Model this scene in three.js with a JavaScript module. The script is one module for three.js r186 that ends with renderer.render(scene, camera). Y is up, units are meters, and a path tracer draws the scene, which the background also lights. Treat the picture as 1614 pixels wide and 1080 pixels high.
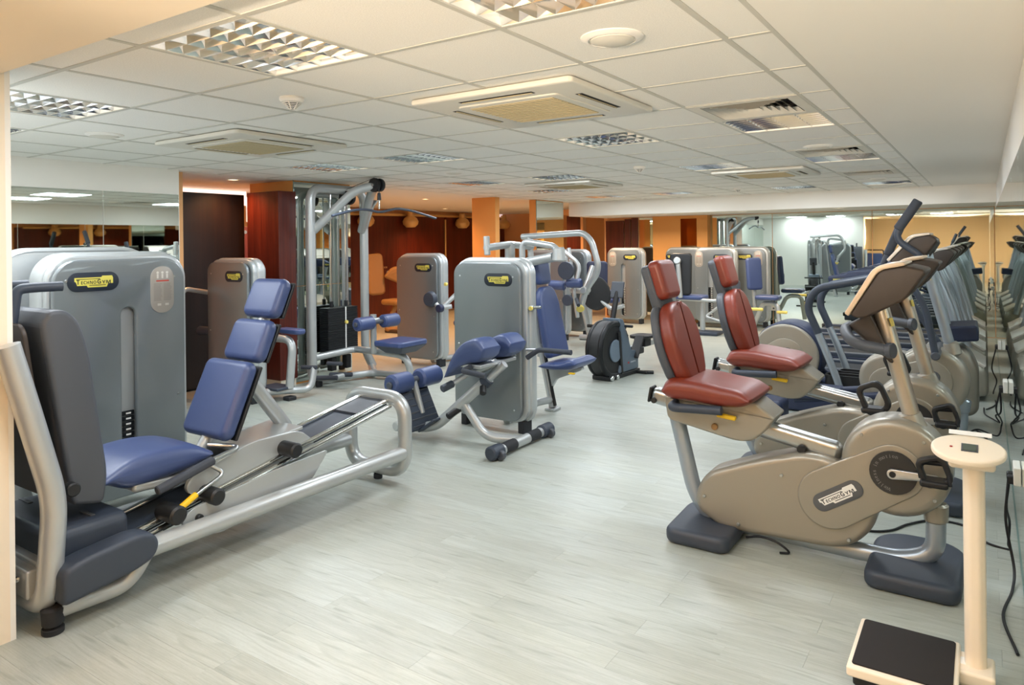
import * as THREE from 'three';
import { RoundedBoxGeometry } from 'three/addons/geometries/RoundedBoxGeometry.js';
import { mergeGeometries, toCreasedNormals } from 'three/addons/utils/BufferGeometryUtils.js';
import { RectAreaLightUniformsLib } from 'three/addons/lights/RectAreaLightUniformsLib.js';
import { createNoise2D } from 'simplex-noise';

// ---------- camera, light, exposure ----------
const scene = new THREE.Scene();
scene.background = new THREE.Color(0x000000);
const camera = new THREE.PerspectiveCamera(51.68, 1614 / 1080, 0.05, 80);
camera.position.set(0, 1.6, 0);
camera.rotation.order = 'YXZ';
camera.rotation.set(0, 0.58891, -0.01162);
camera.setViewOffset(1614, 1080, 0, 158, 1614, 1080);
scene.add(camera);
const renderer = new THREE.WebGLRenderer({ antialias: true });
renderer.toneMapping = THREE.LinearToneMapping;
renderer.toneMappingExposure = 1.26;
renderer.shadowMap.enabled = true;
RectAreaLightUniformsLib.init();
const LAMP = { office: 18, tube: 3.2, downlight: 11, bay: 18, unseen: 80, soffit: 7 };

// ---------- helpers ----------
function rng(seed) { let s = seed >>> 0; return () => { s = (s + 0x6D2B79F5) | 0; let t = Math.imul(s ^ (s >>> 15), 1 | s); t = (t + Math.imul(t ^ (t >>> 7), 61 | t)) ^ t; return ((t ^ (t >>> 14)) >>> 0) / 4294967296; }; }
const V = (x, y, z) => new THREE.Vector3(x, y, z);
const taken = {};
function numbered(n) { taken[n] = (taken[n] ?? -1) + 1; return taken[n] ? n + '_' + String(taken[n]).padStart(3, '0') : n; }
function thing(name, label, category, pos = [0, 0, 0], turn = 0, group) {
  const o = new THREE.Group(); o.name = numbered(name); o.position.set(...pos); o.rotation.y = turn;
  o.userData = { label, category }; if (group) o.userData.group = group; scene.add(o); return o;
}
function part(parent, name, geo, mat, pos, rot) {
  const m = new THREE.Mesh(Array.isArray(geo) ? merge(geo) : geo, mat); m.name = name;
  if (pos) m.position.set(...pos); if (rot) m.rotation.set(...rot);
  parent.add(m); return m;
}
function solo(name, label, category, geo, mat, pos, rot, group) {
  const m = part(scene, numbered(name), geo, mat, pos, rot); m.userData = { label, category }; if (group) m.userData.group = group; return m;
}
function struct(name, geo, mat, pos, rot) { const m = part(scene, name, geo, mat, pos, rot); m.userData.kind = 'structure'; return m; }
function sgroup(name) { const o = new THREE.Group(); o.name = name; o.userData.kind = 'structure'; scene.add(o); return o; }
function merge(list) {
  list = list.map(g => { const n = g.index ? g.toNonIndexed() : g; for (const k of Object.keys(n.attributes)) if (!['position', 'normal', 'uv'].includes(k)) n.deleteAttribute(k); return n; });
  return list.length > 1 ? mergeGeometries(list) : list[0];
}
const box = (w, h, d, x = 0, y = 0, z = 0) => new THREE.BoxGeometry(w, h, d).translate(x, y, z);
const rbox = (w, h, d, r, x = 0, y = 0, z = 0, s = 3) => new RoundedBoxGeometry(w, h, d, s, Math.min(r, w / 2.01, h / 2.01, d / 2.01)).translate(x, y, z);
const bx = (x0, x1, y0, y1, z0, z1) => box(x1 - x0, y1 - y0, z1 - z0, (x0 + x1) / 2, (y0 + y1) / 2, (z0 + z1) / 2);
// turn about x, then y, then z, then move
const mv = (g, p = [0, 0, 0], r = [0, 0, 0]) => { g.rotateX(r[0]).rotateY(r[1]).rotateZ(r[2]).translate(...p); return g; };
// round bar between two points, with chamfered ends
function bar(a, b, r, r2 = r, seg = 20) {
  a = V(...a); b = V(...b); const L = a.distanceTo(b), c = Math.min(r, r2, L / 2) * 0.22;
  const g = new THREE.LatheGeometry([[0.0001, 0], [r - c, 0], [r, c], [r2, L - c], [r2 - c, L], [0.0001, L]].map(p => new THREE.Vector2(...p)), seg);
  const cr = toCreasedNormals(g, 0.6);
  cr.applyQuaternion(new THREE.Quaternion().setFromUnitVectors(V(0, 1, 0), b.clone().sub(a).normalize())); cr.translate(a.x, a.y, a.z); return cr;
}
// polyline tube with rounded bends; bend may be a number or one per inner point
function path(pts, bend = 0.06, closed = false) {
  const P = pts.map(p => V(...p)), n = P.length, cp = new THREE.CurvePath();
  const fil = []; 
  for (let i = 0; i < n; i++) {
    if (!closed && (i === 0 || i === n - 1)) { fil.push([P[i], P[i], P[i]]); continue; }
    const A = P[(i + n - 1) % n], B = P[i], C = P[(i + 1) % n];
    const d0 = A.clone().sub(B), d1 = C.clone().sub(B), l0 = d0.length(), l1 = d1.length();
    const bb = Array.isArray(bend) ? bend[closed ? i : i - 1] : bend, t = Math.min(bb, l0 * 0.49, l1 * 0.49);
    fil.push([B.clone().addScaledVector(d0, t / l0), B, B.clone().addScaledVector(d1, t / l1)]);
  }
  for (let i = 0; i < (closed ? n : n - 1); i++) {
    const a = fil[i], b = fil[(i + 1) % n];
    if (a[2].distanceTo(b[0]) > 1e-5) cp.add(new THREE.LineCurve3(a[2], b[0]));
    if (closed || i + 1 < n - 1) if (b[0].distanceTo(b[2]) > 1e-5) cp.add(new THREE.QuadraticBezierCurve3(...b));
  }
  return cp;
}
function sweep(curve, r, closed = false, radial = 14, sx = 1) {
  // sample each piece: few on lines, more on bends
  const pts = [];
  for (const c of curve.curves ?? [curve]) { const k = c.isLineCurve3 ? 1 : 10; for (let i = 0; i < k; i++) pts.push(c.getPoint(i / k)); }
  if (!closed) pts.push((curve.curves ?? [curve]).at(-1).getPoint(1));
  const n = pts.length, T = pts.map((p, i) => { const a = pts[closed ? (i + n - 1) % n : Math.max(0, i - 1)], b = pts[closed ? (i + 1) % n : Math.min(n - 1, i + 1)]; return b.clone().sub(a).normalize(); });
  let N = Math.abs(T[0].y) < 0.9 ? V(0, 1, 0) : V(1, 0, 0); N.addScaledVector(T[0], -N.dot(T[0])).normalize();
  const pos = [], nor = [], uv = [], idx = []; let len = 0; const frames = [];
  for (let i = 0; i < n; i++) {
    if (i) { const q = new THREE.Quaternion().setFromUnitVectors(T[i - 1], T[i]); N = N.clone().applyQuaternion(q); N.addScaledVector(T[i], -N.dot(T[i])).normalize(); len += pts[i].distanceTo(pts[i - 1]); }
    frames.push([N.clone(), T[i].clone().cross(N)]);
    for (let j = 0; j <= radial; j++) { const a = j / radial * Math.PI * 2, d = frames[i][0].clone().multiplyScalar(Math.cos(a)).addScaledVector(frames[i][1], Math.sin(a) * sx); const p = pts[i].clone().addScaledVector(d, r); pos.push(p.x, p.y, p.z); d.normalize(); nor.push(d.x, d.y, d.z); uv.push(j / radial, len); }
  }
  const R = radial + 1;
  for (let i = 0; i < (closed ? n : n - 1); i++) for (let j = 0; j < radial; j++) { const a = i * R + j, b = ((i + 1) % n) * R + j; idx.push(a, a + 1, b, b, a + 1, b + 1); }
  if (!closed) for (const [i, s] of [[0, -1], [n - 1, 1]]) {
    const base = pos.length / 3, t = T[i].clone().multiplyScalar(s), c = pts[i].clone().addScaledVector(t, r * 0.12);
    pos.push(c.x, c.y, c.z); nor.push(t.x, t.y, t.z); uv.push(0, 0);
    for (let j = 0; j <= radial; j++) { const k = (i * R + j) * 3; pos.push(pos[k], pos[k + 1], pos[k + 2]); nor.push(t.x, t.y, t.z); uv.push(0, 0); }
    for (let j = 0; j < radial; j++) s > 0 ? idx.push(base, base + 1 + j, base + 2 + j) : idx.push(base, base + 2 + j, base + 1 + j);
  }
  const g = new THREE.BufferGeometry(); g.setAttribute('position', new THREE.Float32BufferAttribute(pos, 3)); g.setAttribute('normal', new THREE.Float32BufferAttribute(nor, 3)); g.setAttribute('uv', new THREE.Float32BufferAttribute(uv, 2)); g.setIndex(idx); return g;
}
const tube = (pts, r, bend = 0.06, closed = false, radial = 14, sx = 1) => sweep(path(pts, bend, closed), r, closed, radial, sx);
function spline(pts, r, closed = false, radial = 12, k = 8) { // smooth tube through points
  const c = new THREE.CatmullRomCurve3(pts.map(p => V(...p)), closed, 'centripetal'), q = c.getPoints(k * pts.length), cp = new THREE.CurvePath();
  for (let i = 0; i + 1 < q.length; i++) cp.add(new THREE.LineCurve3(q[i], q[i + 1]));
  return sweep(cp, r, closed, radial);
}
// closed 2-D outline -> shape (smooth: through a closed spline; else straight)
function shape(pts, smooth = false, k = 6) {
  if (smooth) { const c = new THREE.CatmullRomCurve3(pts.map(p => V(p[0], p[1], 0)), true, 'centripetal'); pts = c.getPoints(pts.length * k).slice(0, -1).map(p => [p.x, p.y]); }
  return new THREE.Shape(pts.map(p => new THREE.Vector2(...p)));
}
// outline with rounded corners of radius r (number or list)
function rshape(pts, r) {
  const s = new THREE.Shape(), n = pts.length;
  for (let i = 0; i < n; i++) {
    const A = new THREE.Vector2(...pts[(i + n - 1) % n]), B = new THREE.Vector2(...pts[i]), C = new THREE.Vector2(...pts[(i + 1) % n]);
    const rr = Array.isArray(r) ? r[i] : r, d0 = A.clone().sub(B), d1 = C.clone().sub(B), t0 = Math.min(rr, d0.length() * 0.49), t1 = Math.min(rr, d1.length() * 0.49);
    const p = B.clone().addScaledVector(d0, t0 / d0.length()), q = B.clone().addScaledVector(d1, t1 / d1.length());
    i ? s.lineTo(p.x, p.y) : s.moveTo(p.x, p.y); s.bezierCurveTo(p.x + (B.x - p.x) * 0.56, p.y + (B.y - p.y) * 0.56, q.x + (B.x - q.x) * 0.56, q.y + (B.y - q.y) * 0.56, q.x, q.y);
  }
  s.closePath(); return s;
}
const rrect = (w, h, r) => rshape([[-w / 2, -h / 2], [w / 2, -h / 2], [w / 2, h / 2], [-w / 2, h / 2]], r);
// extrude along z, centred, total thickness d, bevel b (kept inside the outline)
function ext(s, d, b = 0.004, bs = 3, cs = 10) {
  b = Math.min(b, d / 2.05);
  const g = new THREE.ExtrudeGeometry(s, { depth: d - 2 * b, bevelEnabled: b > 0, bevelThickness: b, bevelSize: b, bevelOffset: -b, bevelSegments: bs, curveSegments: cs });
  g.translate(0, 0, -(d - 2 * b) / 2); return toCreasedNormals(g, 0.7);
}
// upholstered pad: rounded outline, domed both faces
const pad = (w, h, t, r) => ext(rrect(w, h, r), t, t * 0.46, 6, 8);
// cushion: top and bottom profiles (same count, in x y), swept over width w along z with rounded sides
function cushion(top, bot, w, k = 5) {
  const smooth = a => new THREE.CatmullRomCurve3(a.map(p => V(p[0], p[1], 0)), false, 'centripetal').getPoints(a.length * k);
  const T = smooth(top), B = smooth(bot), n = T.length, S = [-1, -0.994, -0.98, -0.95, -0.9, -0.8, -0.4, 0.4, 0.8, 0.9, 0.95, 0.98, 0.994, 1], pos = [], idx = [], R = 2 * n - 2;
  for (const s of S) {
    const ky = Math.pow(Math.max(0, 1 - Math.pow(Math.abs(s), 9)), 0.5), kx = 1 - 0.07 * Math.pow(Math.abs(s), 6), cx = (T[0].x + T[n - 1].x) / 2;
    const ring = []; for (let i = 0; i < n; i++) ring.push([T[i], B[i]]); for (let i = n - 2; i > 0; i--) ring.push([B[i], T[i]]);
    for (const [p, q] of ring) { const mx = (p.x + q.x) / 2, my = (p.y + q.y) / 2, x = mx + (p.x - mx) * ky, y = my + (p.y - my) * ky; pos.push(cx + (x - cx) * kx, y, s * w / 2); }
  }
  for (let a = 0; a + 1 < S.length; a++) for (let i = 0; i < R; i++) { const j = (i + 1) % R, p = a * R + i, q = a * R + j, r = p + R, t = q + R; idx.push(p, q, r, r, q, t); }
  const g = new THREE.BufferGeometry(); g.setAttribute('position', new THREE.Float32BufferAttribute(pos, 3)); g.setAttribute('uv', new THREE.Float32BufferAttribute(new Float32Array(pos.length / 3 * 2), 2)); g.setIndex(idx); g.computeVertexNormals(); return g;
}
const lathe = (pts, seg = 28) => toCreasedNormals(new THREE.LatheGeometry(pts.map(p => new THREE.Vector2(Math.max(p[0], 0.0001), p[1])), seg), 0.6);

// ---------- textures ----------
const noise = createNoise2D(rng(7)), noiseB = createNoise2D(rng(19));
function dataTex(w, h, fn, srgb = true) {
  const d = new Uint8Array(w * h * 4);
  for (let y = 0; y < h; y++) for (let x = 0; x < w; x++) { const c = fn(x / w, y / h), i = (y * w + x) * 4; d[i] = c[0]; d[i + 1] = c[1]; d[i + 2] = c[2]; d[i + 3] = 255; }
  const t = new THREE.DataTexture(d, w, h); t.wrapS = t.wrapT = THREE.RepeatWrapping; t.magFilter = THREE.LinearFilter; t.minFilter = THREE.LinearFilter; if (srgb) t.colorSpace = THREE.SRGBColorSpace; t.needsUpdate = true; return t;
}
const cl = v => Math.max(0, Math.min(255, v));
// pale limed-oak boards: streaks, pores and cathedral figure; 8 board rows in v, 1.24 m in u
const oakTex = dataTex(1024, 1024, (u, v) => {
  const row = Math.floor(v * 8), t = v * 8 - row, o = row * 13.7, x = u * 1.24;
  const arch = Math.sin((t - 0.5) * 9 + noise(x * 1.6 + o, t * 1.2 + o) * 5 + x * 3) * 0.5 + 0.5;
  const streak = noise(x * 2.4 + o, t * 14 + o * 2), fine = noiseB(x * 9 + o, t * 46 + o), pore = noiseB(x * 30 + o, t * 95);
  const broad = noise(x * 0.9 + o * 3, t * 1.5 + 40 + o), knot = Math.max(0, noiseB(x * 2.1 + o * 5, t * 2.3 + o) - 0.62) * 60;
  let k = broad * 6 + streak * 6 + fine * 5 - Math.max(0, pore - 0.35) * 16 - (arch > 0.72 ? (arch - 0.72) * 38 : 0) * Math.max(0, broad + 0.35) - knot;
  return [cl(175 + k * 0.95), cl(181 + k * 0.98), cl(174 + k * 1.04)];
});
const veneerTex = (r, g, b, amp, seed) => dataTex(256, 512, (u, v) => { const s = noise(u * 26 + seed, v * 1.6), f = noiseB(u * 70 + seed, v * 5), w = noise(u * 5 + seed, v * 1.1); const k = s * 0.45 + f * 0.35 + w * 0.5; return [cl(r + k * amp), cl(g + k * amp * 0.6), cl(b + k * amp * 0.4)]; });
const speckTex = dataTex(256, 256, (u, v) => { const k = 240 + noise(u * 90, v * 90) * 8 + noiseB(u * 160, v * 160) * 6; return [k, k, k]; });

// ---------- materials ----------
const std = (color, roughness = 0.6, metalness = 0, more = {}) => new THREE.MeshStandardMaterial({ color, roughness, metalness, ...more });
const phys = (color, roughness, metalness, more) => new THREE.MeshPhysicalMaterial({ color, roughness, metalness, ...more });
const M = {
  tile: std(0xfffdf6, 0.9, 0, { map: speckTex }), gridBar: std(0xcac8be, 0.55), plaster: std(0xefece4, 0.85), cream: std(0xf0e2cc, 0.85), skirting: std(0xdcd2c0, 0.55),
  orange: std(0xe8a258, 0.8), orangeWall: std(0xe3ad78, 0.85), beige: std(0xf2dfc0, 0.85),
  mirror: std(0xdde6e0, 0.015, 1), mirrorSmoke: std(0x8a6238, 0.03, 1), mirrorEdge: std(0x6f8a84, 0.3),
  redwood: phys(0xffffff, 0.42, 0, { map: veneerTex(82, 26, 13, 22, 3), clearcoat: 0.25, clearcoatRoughness: 0.3 }), darkwood: phys(0xffffff, 0.45, 0, { map: veneerTex(28, 14, 9, 9, 11), clearcoat: 0.2, clearcoatRoughness: 0.35 }),
  silver: phys(0xb4b8b8, 0.36, 0.45, { clearcoat: 0.5, clearcoatRoughness: 0.12 }), shield: phys(0x80878a, 0.34, 0.5, { clearcoat: 0.7, clearcoatRoughness: 0.06 }), shieldRim: phys(0xb6bbbc, 0.36, 0.5, { clearcoat: 0.6, clearcoatRoughness: 0.1 }),
  champagne: phys(0x9d978a, 0.4, 0.45, { clearcoat: 0.3, clearcoatRoughness: 0.25 }), silverBlue: phys(0x9fa9b2, 0.35, 0.55, { clearcoat: 0.4, clearcoatRoughness: 0.2 }),
  slot: std(0x2f353b, 0.6), postAlu: std(0xb7b1a6, 0.3, 0.75), chrome: std(0xdadcdc, 0.08, 1), steel: std(0xb5b8b8, 0.28, 1), alu: std(0xc9cbcc, 0.3, 0.9), louvre: std(0xe3e6ea, 0.12, 1),
  blue: phys(0x3a4a76, 0.42, 0, { clearcoat: 0.25, clearcoatRoughness: 0.4 }), blueDark: std(0x252c48, 0.55), red: phys(0x782812, 0.46, 0, { clearcoat: 0.35, clearcoatRoughness: 0.35 }),
  black: std(0x17181a, 0.5), rubber: std(0x222428, 0.75), plastic: std(0x484c53, 0.5), plasticBlue: std(0x363e4b, 0.5), navy: std(0x232d47, 0.5), grip: std(0x3a3f48, 0.8), brownPlastic: std(0x3b3028, 0.5),
  plate: std(0x14171a, 0.45, 0.3), yellow: std(0xf0c21c, 0.5), yellowPale: std(0xe5cf6a, 0.5), gold: phys(0xd8b274, 0.35, 0.25, { clearcoat: 0.6 }), tan: std(0x8f6a3c, 0.55),
  white: std(0xf2efe8, 0.5), ivory: std(0xf1e2cc, 0.45), acWhite: std(0xdcd8cc, 0.5), acGrille: std(0xb9ab88, 0.6), dark: std(0x15130f, 0.9), cable: std(0x131317, 0.55), red2: std(0xb3241c, 0.5), socket: std(0xe4e1d6, 0.45),
  screen: std(0x0c1116, 0.15), lcd: std(0x4d5a50, 0.2), trim: std(0xd9d2c6, 0.35, 0.3), trimTan: std(0xd8bfa2, 0.35, 0.2), whiteCard: std(0xeeeeea, 0.7),
};
// printed lettering
function canvasTex(w, h, draw) { const c = document.createElement('canvas'); c.width = w; c.height = h; draw(c.getContext('2d')); const t = new THREE.CanvasTexture(c); t.colorSpace = THREE.SRGBColorSpace; return t; }
function textTex(txt, w, h, bg, fg, font) {
  return canvasTex(w, h, g => { if (bg !== '#00000000') { g.fillStyle = bg; g.fillRect(0, 0, w, h); } g.fillStyle = fg; g.font = font; g.textAlign = 'center'; g.textBaseline = 'middle'; g.fillText(txt, w / 2, h / 2); });
}
// maker's badge: stepped plate with TECHNOGYM between two rules
function badgeTex(back, plate, ink) {
  return canvasTex(512, 192, g => {
    g.fillStyle = back; g.fillRect(0, 0, 512, 192);
    g.fillStyle = plate; g.beginPath(); g.moveTo(66, 52); g.lineTo(330, 52); g.lineTo(340, 38); g.lineTo(440, 38); g.lineTo(450, 60); g.lineTo(450, 118); g.lineTo(400, 118); g.lineTo(385, 152); g.lineTo(196, 152); g.lineTo(184, 132); g.lineTo(92, 132); g.lineTo(80, 96); g.lineTo(66, 88); g.closePath(); g.fill();
    g.fillStyle = ink; g.textAlign = 'left'; g.textBaseline = 'alphabetic';
    g.font = 'bold 62px sans-serif'; g.fillText('T', 84, 118); g.fillText('G', 286, 118); g.font = 'bold 46px sans-serif';
    const fit = (s, x, w) => { const k = w / g.measureText(s).width; g.save(); g.translate(x, 118); g.scale(k, 1); g.fillText(s, 0, 0); g.restore(); };
    fit('ECHNO', 126, 156); fit('YM', 336, 96);
    g.fillRect(82, 64, 236, 7); g.fillRect(210, 128, 166, 7);
  });
}
const badgeYellow = std(0xffffff, 0.4, 0, { map: badgeTex('#1c2430', '#d6ca58', '#20221c') });
const badgeWhite = std(0xffffff, 0.4, 0, { map: badgeTex('#55575a', '#eceae4', '#2a2a2a') });
const badgeSide = std(0x1c2430, 0.45), badgeSideG = std(0x55575a, 0.45);
// capsule badge lying in the xy plane, facing +z, print across its face
function badgeGeo(w, h, t = 0.006) {
  const g = ext(rrect(w, h, h * 0.49), t, 0.002, 2, 8), p = g.attributes.position, uv = g.attributes.uv;
  for (let i = 0; i < p.count; i++) uv.setXY(i, p.getX(i) / w + 0.5, p.getY(i) / h + 0.5); return g;
}
const infoTex = canvasTex(128, 256, g => {
  g.fillStyle = '#a39d95'; g.fillRect(0, 0, 128, 256); g.fillStyle = '#cfcac2';
  for (let k = 0; k < 3; k++) { g.beginPath(); g.arc(38 + k * 26, 34, 7, 0, 7); g.fill(); g.fillRect(33 + k * 26, 42, 10, 24); }
  g.fillStyle = '#c0392b'; g.fillRect(30, 76, 70, 7); g.fillStyle = '#8b857d'; const r = rng(4);
  for (let k = 0; k < 14; k++) { g.fillRect(16, 94 + k * 7, 36 + r() * 10, 3); g.fillRect(70, 94 + k * 7, 36 + r() * 10, 3); }
  g.fillStyle = '#c9c5bd'; g.fillRect(36, 204, 20, 12); g.fillRect(78, 204, 20, 12);
});
const infoMat = std(0xffffff, 0.35, 0.3, { map: infoTex });
// part given in world coordinates
function wp(t, name, geo, mat) { const g = Array.isArray(geo) ? merge(geo) : geo; g.translate(-t.position.x, -t.position.y, -t.position.z); return part(t, name, g, mat); }
function sub(p, t, name, geo, mat) { const g = Array.isArray(geo) ? merge(geo) : geo; g.translate(-t.position.x, -t.position.y, -t.position.z); return part(p, name, g, mat); }

// ---------- the room ----------
const H = 2.339, XR = 0.14, XL = -6.5, ZB = -13.5, XC = -10.6, ZN = -1.25, ZF = 3.2;
{ // floor: limed-oak boards 1.24 x 0.1335 m laid along x, staggered by half
  const fl = sgroup('floor'), BW = 0.1335, BL = 1.24, r = rng(5);
  part(fl, 'subfloor', bx(XC - 0.2, XR + 0.2, -0.15, -0.0085, ZB - 2.2, ZF + 0.2), std(0x8d877b, 0.9));
  const tones = [0xffffff, 0xfbfaf8, 0xf7f6f3, 0xfdfcf9, 0xfaf9f8, 0xf5f4f2].map(c => phys(c, 0.36, 0, { map: oakTex, clearcoat: 0.12, clearcoatRoughness: 0.3 }));
  const board = (len, row, off) => { const g = rbox(len - 0.0004, 0.008, BW - 0.0004, 0.0006, 0, -0.004, 0, 1), p = g.attributes.position, uv = g.attributes.uv; for (let i = 0; i < p.count; i++) uv.setXY(i, p.getX(i) / BL + off, (row + 0.5 + p.getZ(i) / BW * 0.96) / 8); return g; };
  const variants = []; for (let k = 0; k < 16; k++) variants.push(board(BL, k % 8, r()));
  const boards = [], z0 = -1.985;
  for (let k = -Math.ceil((ZF + 0.1 - z0) / BW); k < (z0 - ZB + 2.1) / BW; k++) {
    const z = z0 - (k + 0.5) * BW, sh = (((k % 2) + 2) % 2) * 0.62 + ((((k >> 1) % 3) + 3) % 3) * 0.0;
    for (let x = -1.82 + sh - BL * 9; x < XR; x += BL) { if (x + BL < XC) continue; boards.push([x + BL / 2, z]); }
  }
  const inView = ([x, z]) => { const d = -z * 0.8316 - x * 0.5555, u = (x * 0.8316 - z * 0.5555) / d; return d > 1.9 && Math.abs(u) < 0.86 && x < XR && x > XL - 0.6 && z > ZB; };
  boards.sort((a, b) => (inView(b) ? 1 : 0) - (inView(a) ? 1 : 0) || (Math.hypot(a[0], a[1]) - Math.hypot(b[0], b[1])));
  const rest = [];
  boards.forEach(([x, z], i) => {
    if (i < 300) part(fl, 'board', variants[Math.floor(r() * 16)], tones[Math.floor(r() * 6)], [x, 0, z]);
    else rest.push(variants[Math.floor(r() * 16)].clone().translate(x, 0, z));
  });
  const far = part(fl, 'far_boards', rest, tones[1]); far.userData.kind = 'stuff';
}
const IX = i => 0.6 * i - 1.986, JZ = j => -(0.6 * j + 1.418); // ceiling grid
{ // suspended ceiling: 0.6 m tiles on a T-bar grid
  const c = sgroup('ceiling'), r = rng(3), ZE = -11.85;
  part(c, 'slab', bx(XC - 0.2, XR + 0.3, H + 0.45, H + 0.6, ZB - 2.2, ZF + 0.2), M.plaster);
  const cut = (cells => (i, j) => cells.some(([a, b]) => a === i && b === j))([...LAMPS(), ...VENTS()]);
  const i0 = -8, i1 = 2, j1 = 17;
  const full = rbox(0.578, 0.016, 0.578, 0.003, 0, H + 0.011, 0, 1);
  for (let i = i0; i <= i1; i++) for (let j = -1; j <= j1; j++) {
    if (cut(i, j)) continue;
    const x0 = Math.max(IX(i), XL - 0.1), x1 = Math.min(IX(i + 1), -0.6), za = JZ(j), zb = Math.max(JZ(j + 1), ZE);
    if (x1 - x0 < 0.05 || za - zb < 0.05 || (j === -1 && za > -0.7)) { if (j !== -1) continue; }
    const fullTile = Math.abs(x1 - x0 - 0.6) < 1e-3 && Math.abs(za - zb - 0.6) < 1e-3;
    const t = part(c, 'ceiling_tile', fullTile ? full : rbox(x1 - x0 - 0.022, 0.016, za - zb - 0.022, 0.003, 0, H + 0.011, 0, 1), M.tile, [(x0 + x1) / 2, (r() - 0.5) * 0.001, (za + zb) / 2]);
  }
  for (let i = i0 + 1; i <= i1; i++) part(c, 'grid_bar', rbox(0.024, 0.006, -ZE + JZ(-1), 0.0015, IX(i), H + 0.003, (ZE + JZ(-1)) / 2, 1), M.gridBar);
  for (let j = -1; j <= j1; j++) part(c, 'grid_bar', rbox(-0.6 - XL + 0.1, 0.005, 0.024, 0.0012, (-0.6 + XL - 0.1) / 2, H + 0.0028, JZ(j), 1), M.gridBar);
  part(c, 'edge_angle', bx(-0.622, -0.604, H - 0.004, H + 0.006, ZE, JZ(-1)), M.gridBar);
  part(c, 'plain_margin', bx(-0.612, XR + 0.1, H - 0.002, H + 0.04, ZB, ZF), M.plaster);
  part(c, 'corridor_lining', [bx(XC, XL - 0.1, H, H + 0.04, ZB - 2, -3.9)], M.plaster);
  
}
struct('trim_1', bx(XL - 0.1, XR, 2.08, H + 0.03, ZB, -11.85), M.plaster).name = 'bulkhead';
struct('wall_right', bx(XR, XR + 0.15, 0, H + 0.03, ZB - 0.15, ZF), M.plaster);
struct('wall_left', bx(XL - 0.15, XL, 0, H + 0.03, -3.92, -1.05), M.plaster);
struct('wall_back', [bx(XC - 0.15, XR + 0.15, 0, H + 0.03, ZB - 2.15, ZB - 2), bx(-6.67, XR + 0.15, 0, H + 0.03, ZB - 0.15, ZB)], M.orangeWall);
struct('wall_near', [bx(XL - 0.15, -3.31, 0, H + 0.03, ZN, ZN + 0.2), bx(-3.75, XR + 0.15, H - 0.035, H + 0.03, ZN + 0.02, ZF)], M.cream);
struct('wall_near_rear', bx(XL, -3.31, 0, H + 0.03, ZN - 0.02, ZN), M.plaster);
struct('baseboard_near', rbox(XL + 6.5 + 3.19, 0.085, 0.014, 0.003, -4.9, 0.0425, ZN + 0.207), M.skirting);
struct('wall_bay', [bx(-3.75, -3.6, 0, H + 0.03, ZN + 0.2, ZF), bx(-3.75, XR + 0.15, 0, H + 0.03, ZF, ZF + 0.15)], M.beige);
struct('wall_corridor', [bx(XC - 0.15, XC, 0, H + 0.03, ZB - 2, -3.9), bx(XC, XL - 0.15, 0, H + 0.03, -4.05, -3.9)], M.orangeWall);
// mirrored panels
function mirrorWall(name, label, panes, rail) {
  const t = thing(name, label, 'mirror');
  for (const p of panes) part(t, 'mirror_pane', p, M.mirror);
  if (rail) part(t, 'edge_strip', rail, M.mirrorEdge);
  return t;
}
{
  const pr = []; for (let k = 0; k < 11; k++) { const a = -2.0 - k * 1.04; pr.push(rbox(0.006, 1.985, 1.036, 0.001, XR - 0.004, 1.0075, a - 0.52, 1)); }
  mirrorWall('wall_mirror', 'tall mirror panels covering the right wall behind the bikes', pr, bx(XR - 0.011, XR - 0.001, 0, 0.014, -13.45, -2));
  const pl = [[-1.3, -2.42], [-2.425, -3.2], [-3.205, -3.91]].map(([a, b]) => rbox(0.006, 1.97, a - b, 0.001, XL + 0.004, 1.115, (a + b) / 2, 1));
  mirrorWall('wall_mirror', 'mirror on the left wall behind the leg press weight tower', pl);
  const pb = []; for (const [a, b] of [[-4.4, -3.25], [-3.245, -1.6], [-1.595, 0.13]]) pb.push(rbox(b - a - 0.004, 2.06, 0.006, 0.001, (a + b) / 2, 1.04, ZB + 0.004, 1));
  mirrorWall('wall_mirror', 'wide mirror on the back wall beyond the treadmills', pb);
  mirrorWall('wall_mirror', 'narrow mirror strip on the back wall beside the orange column', [rbox(0.355, 2.06, 0.006, 0.001, -5.7, 1.04, ZB + 0.004, 1)]);
}
// columns along the corridor line
function column(label, x0, x1, z0, z1, mirrored) {
  const t = thing('column', label, 'column');
  part(t, 'shaft', bx(x0, x1, 0, H, z1, z0), M.orange);
  if (mirrored) { part(t, 'mirror_pane', [rbox(0.006, 1.1, z0 - z1 - 0.006, 0.001, x1 + 0.004, 0.57, (z0 + z1) / 2, 1), rbox(0.006, 1.2, z0 - z1 - 0.006, 0.001, x1 + 0.004, 1.725, (z0 + z1) / 2, 1)], M.mirror); part(t, 'edge_strip', bx(x1 - 0.001, x1 + 0.008, 0, H, z0 - 0.002, z0 + 0.004), M.mirrorEdge); }
  part(t, 'skirting', [bx(x0 - 0.01, x1 + 0.001, 0, 0.08, z0, z0 + 0.012)], M.skirting);
  return t;
}
column('mirror-faced orange column behind the tall lat tower', -7.37, -6.58, -5.35, -6.22, true);
column('plain orange column between the two corridor openings', -7.07, -6.6, -9.4, -9.52, false);
column('mirror-faced column behind the chest press arms', -6.64, XL, -10.5, -11.45, true);
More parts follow.
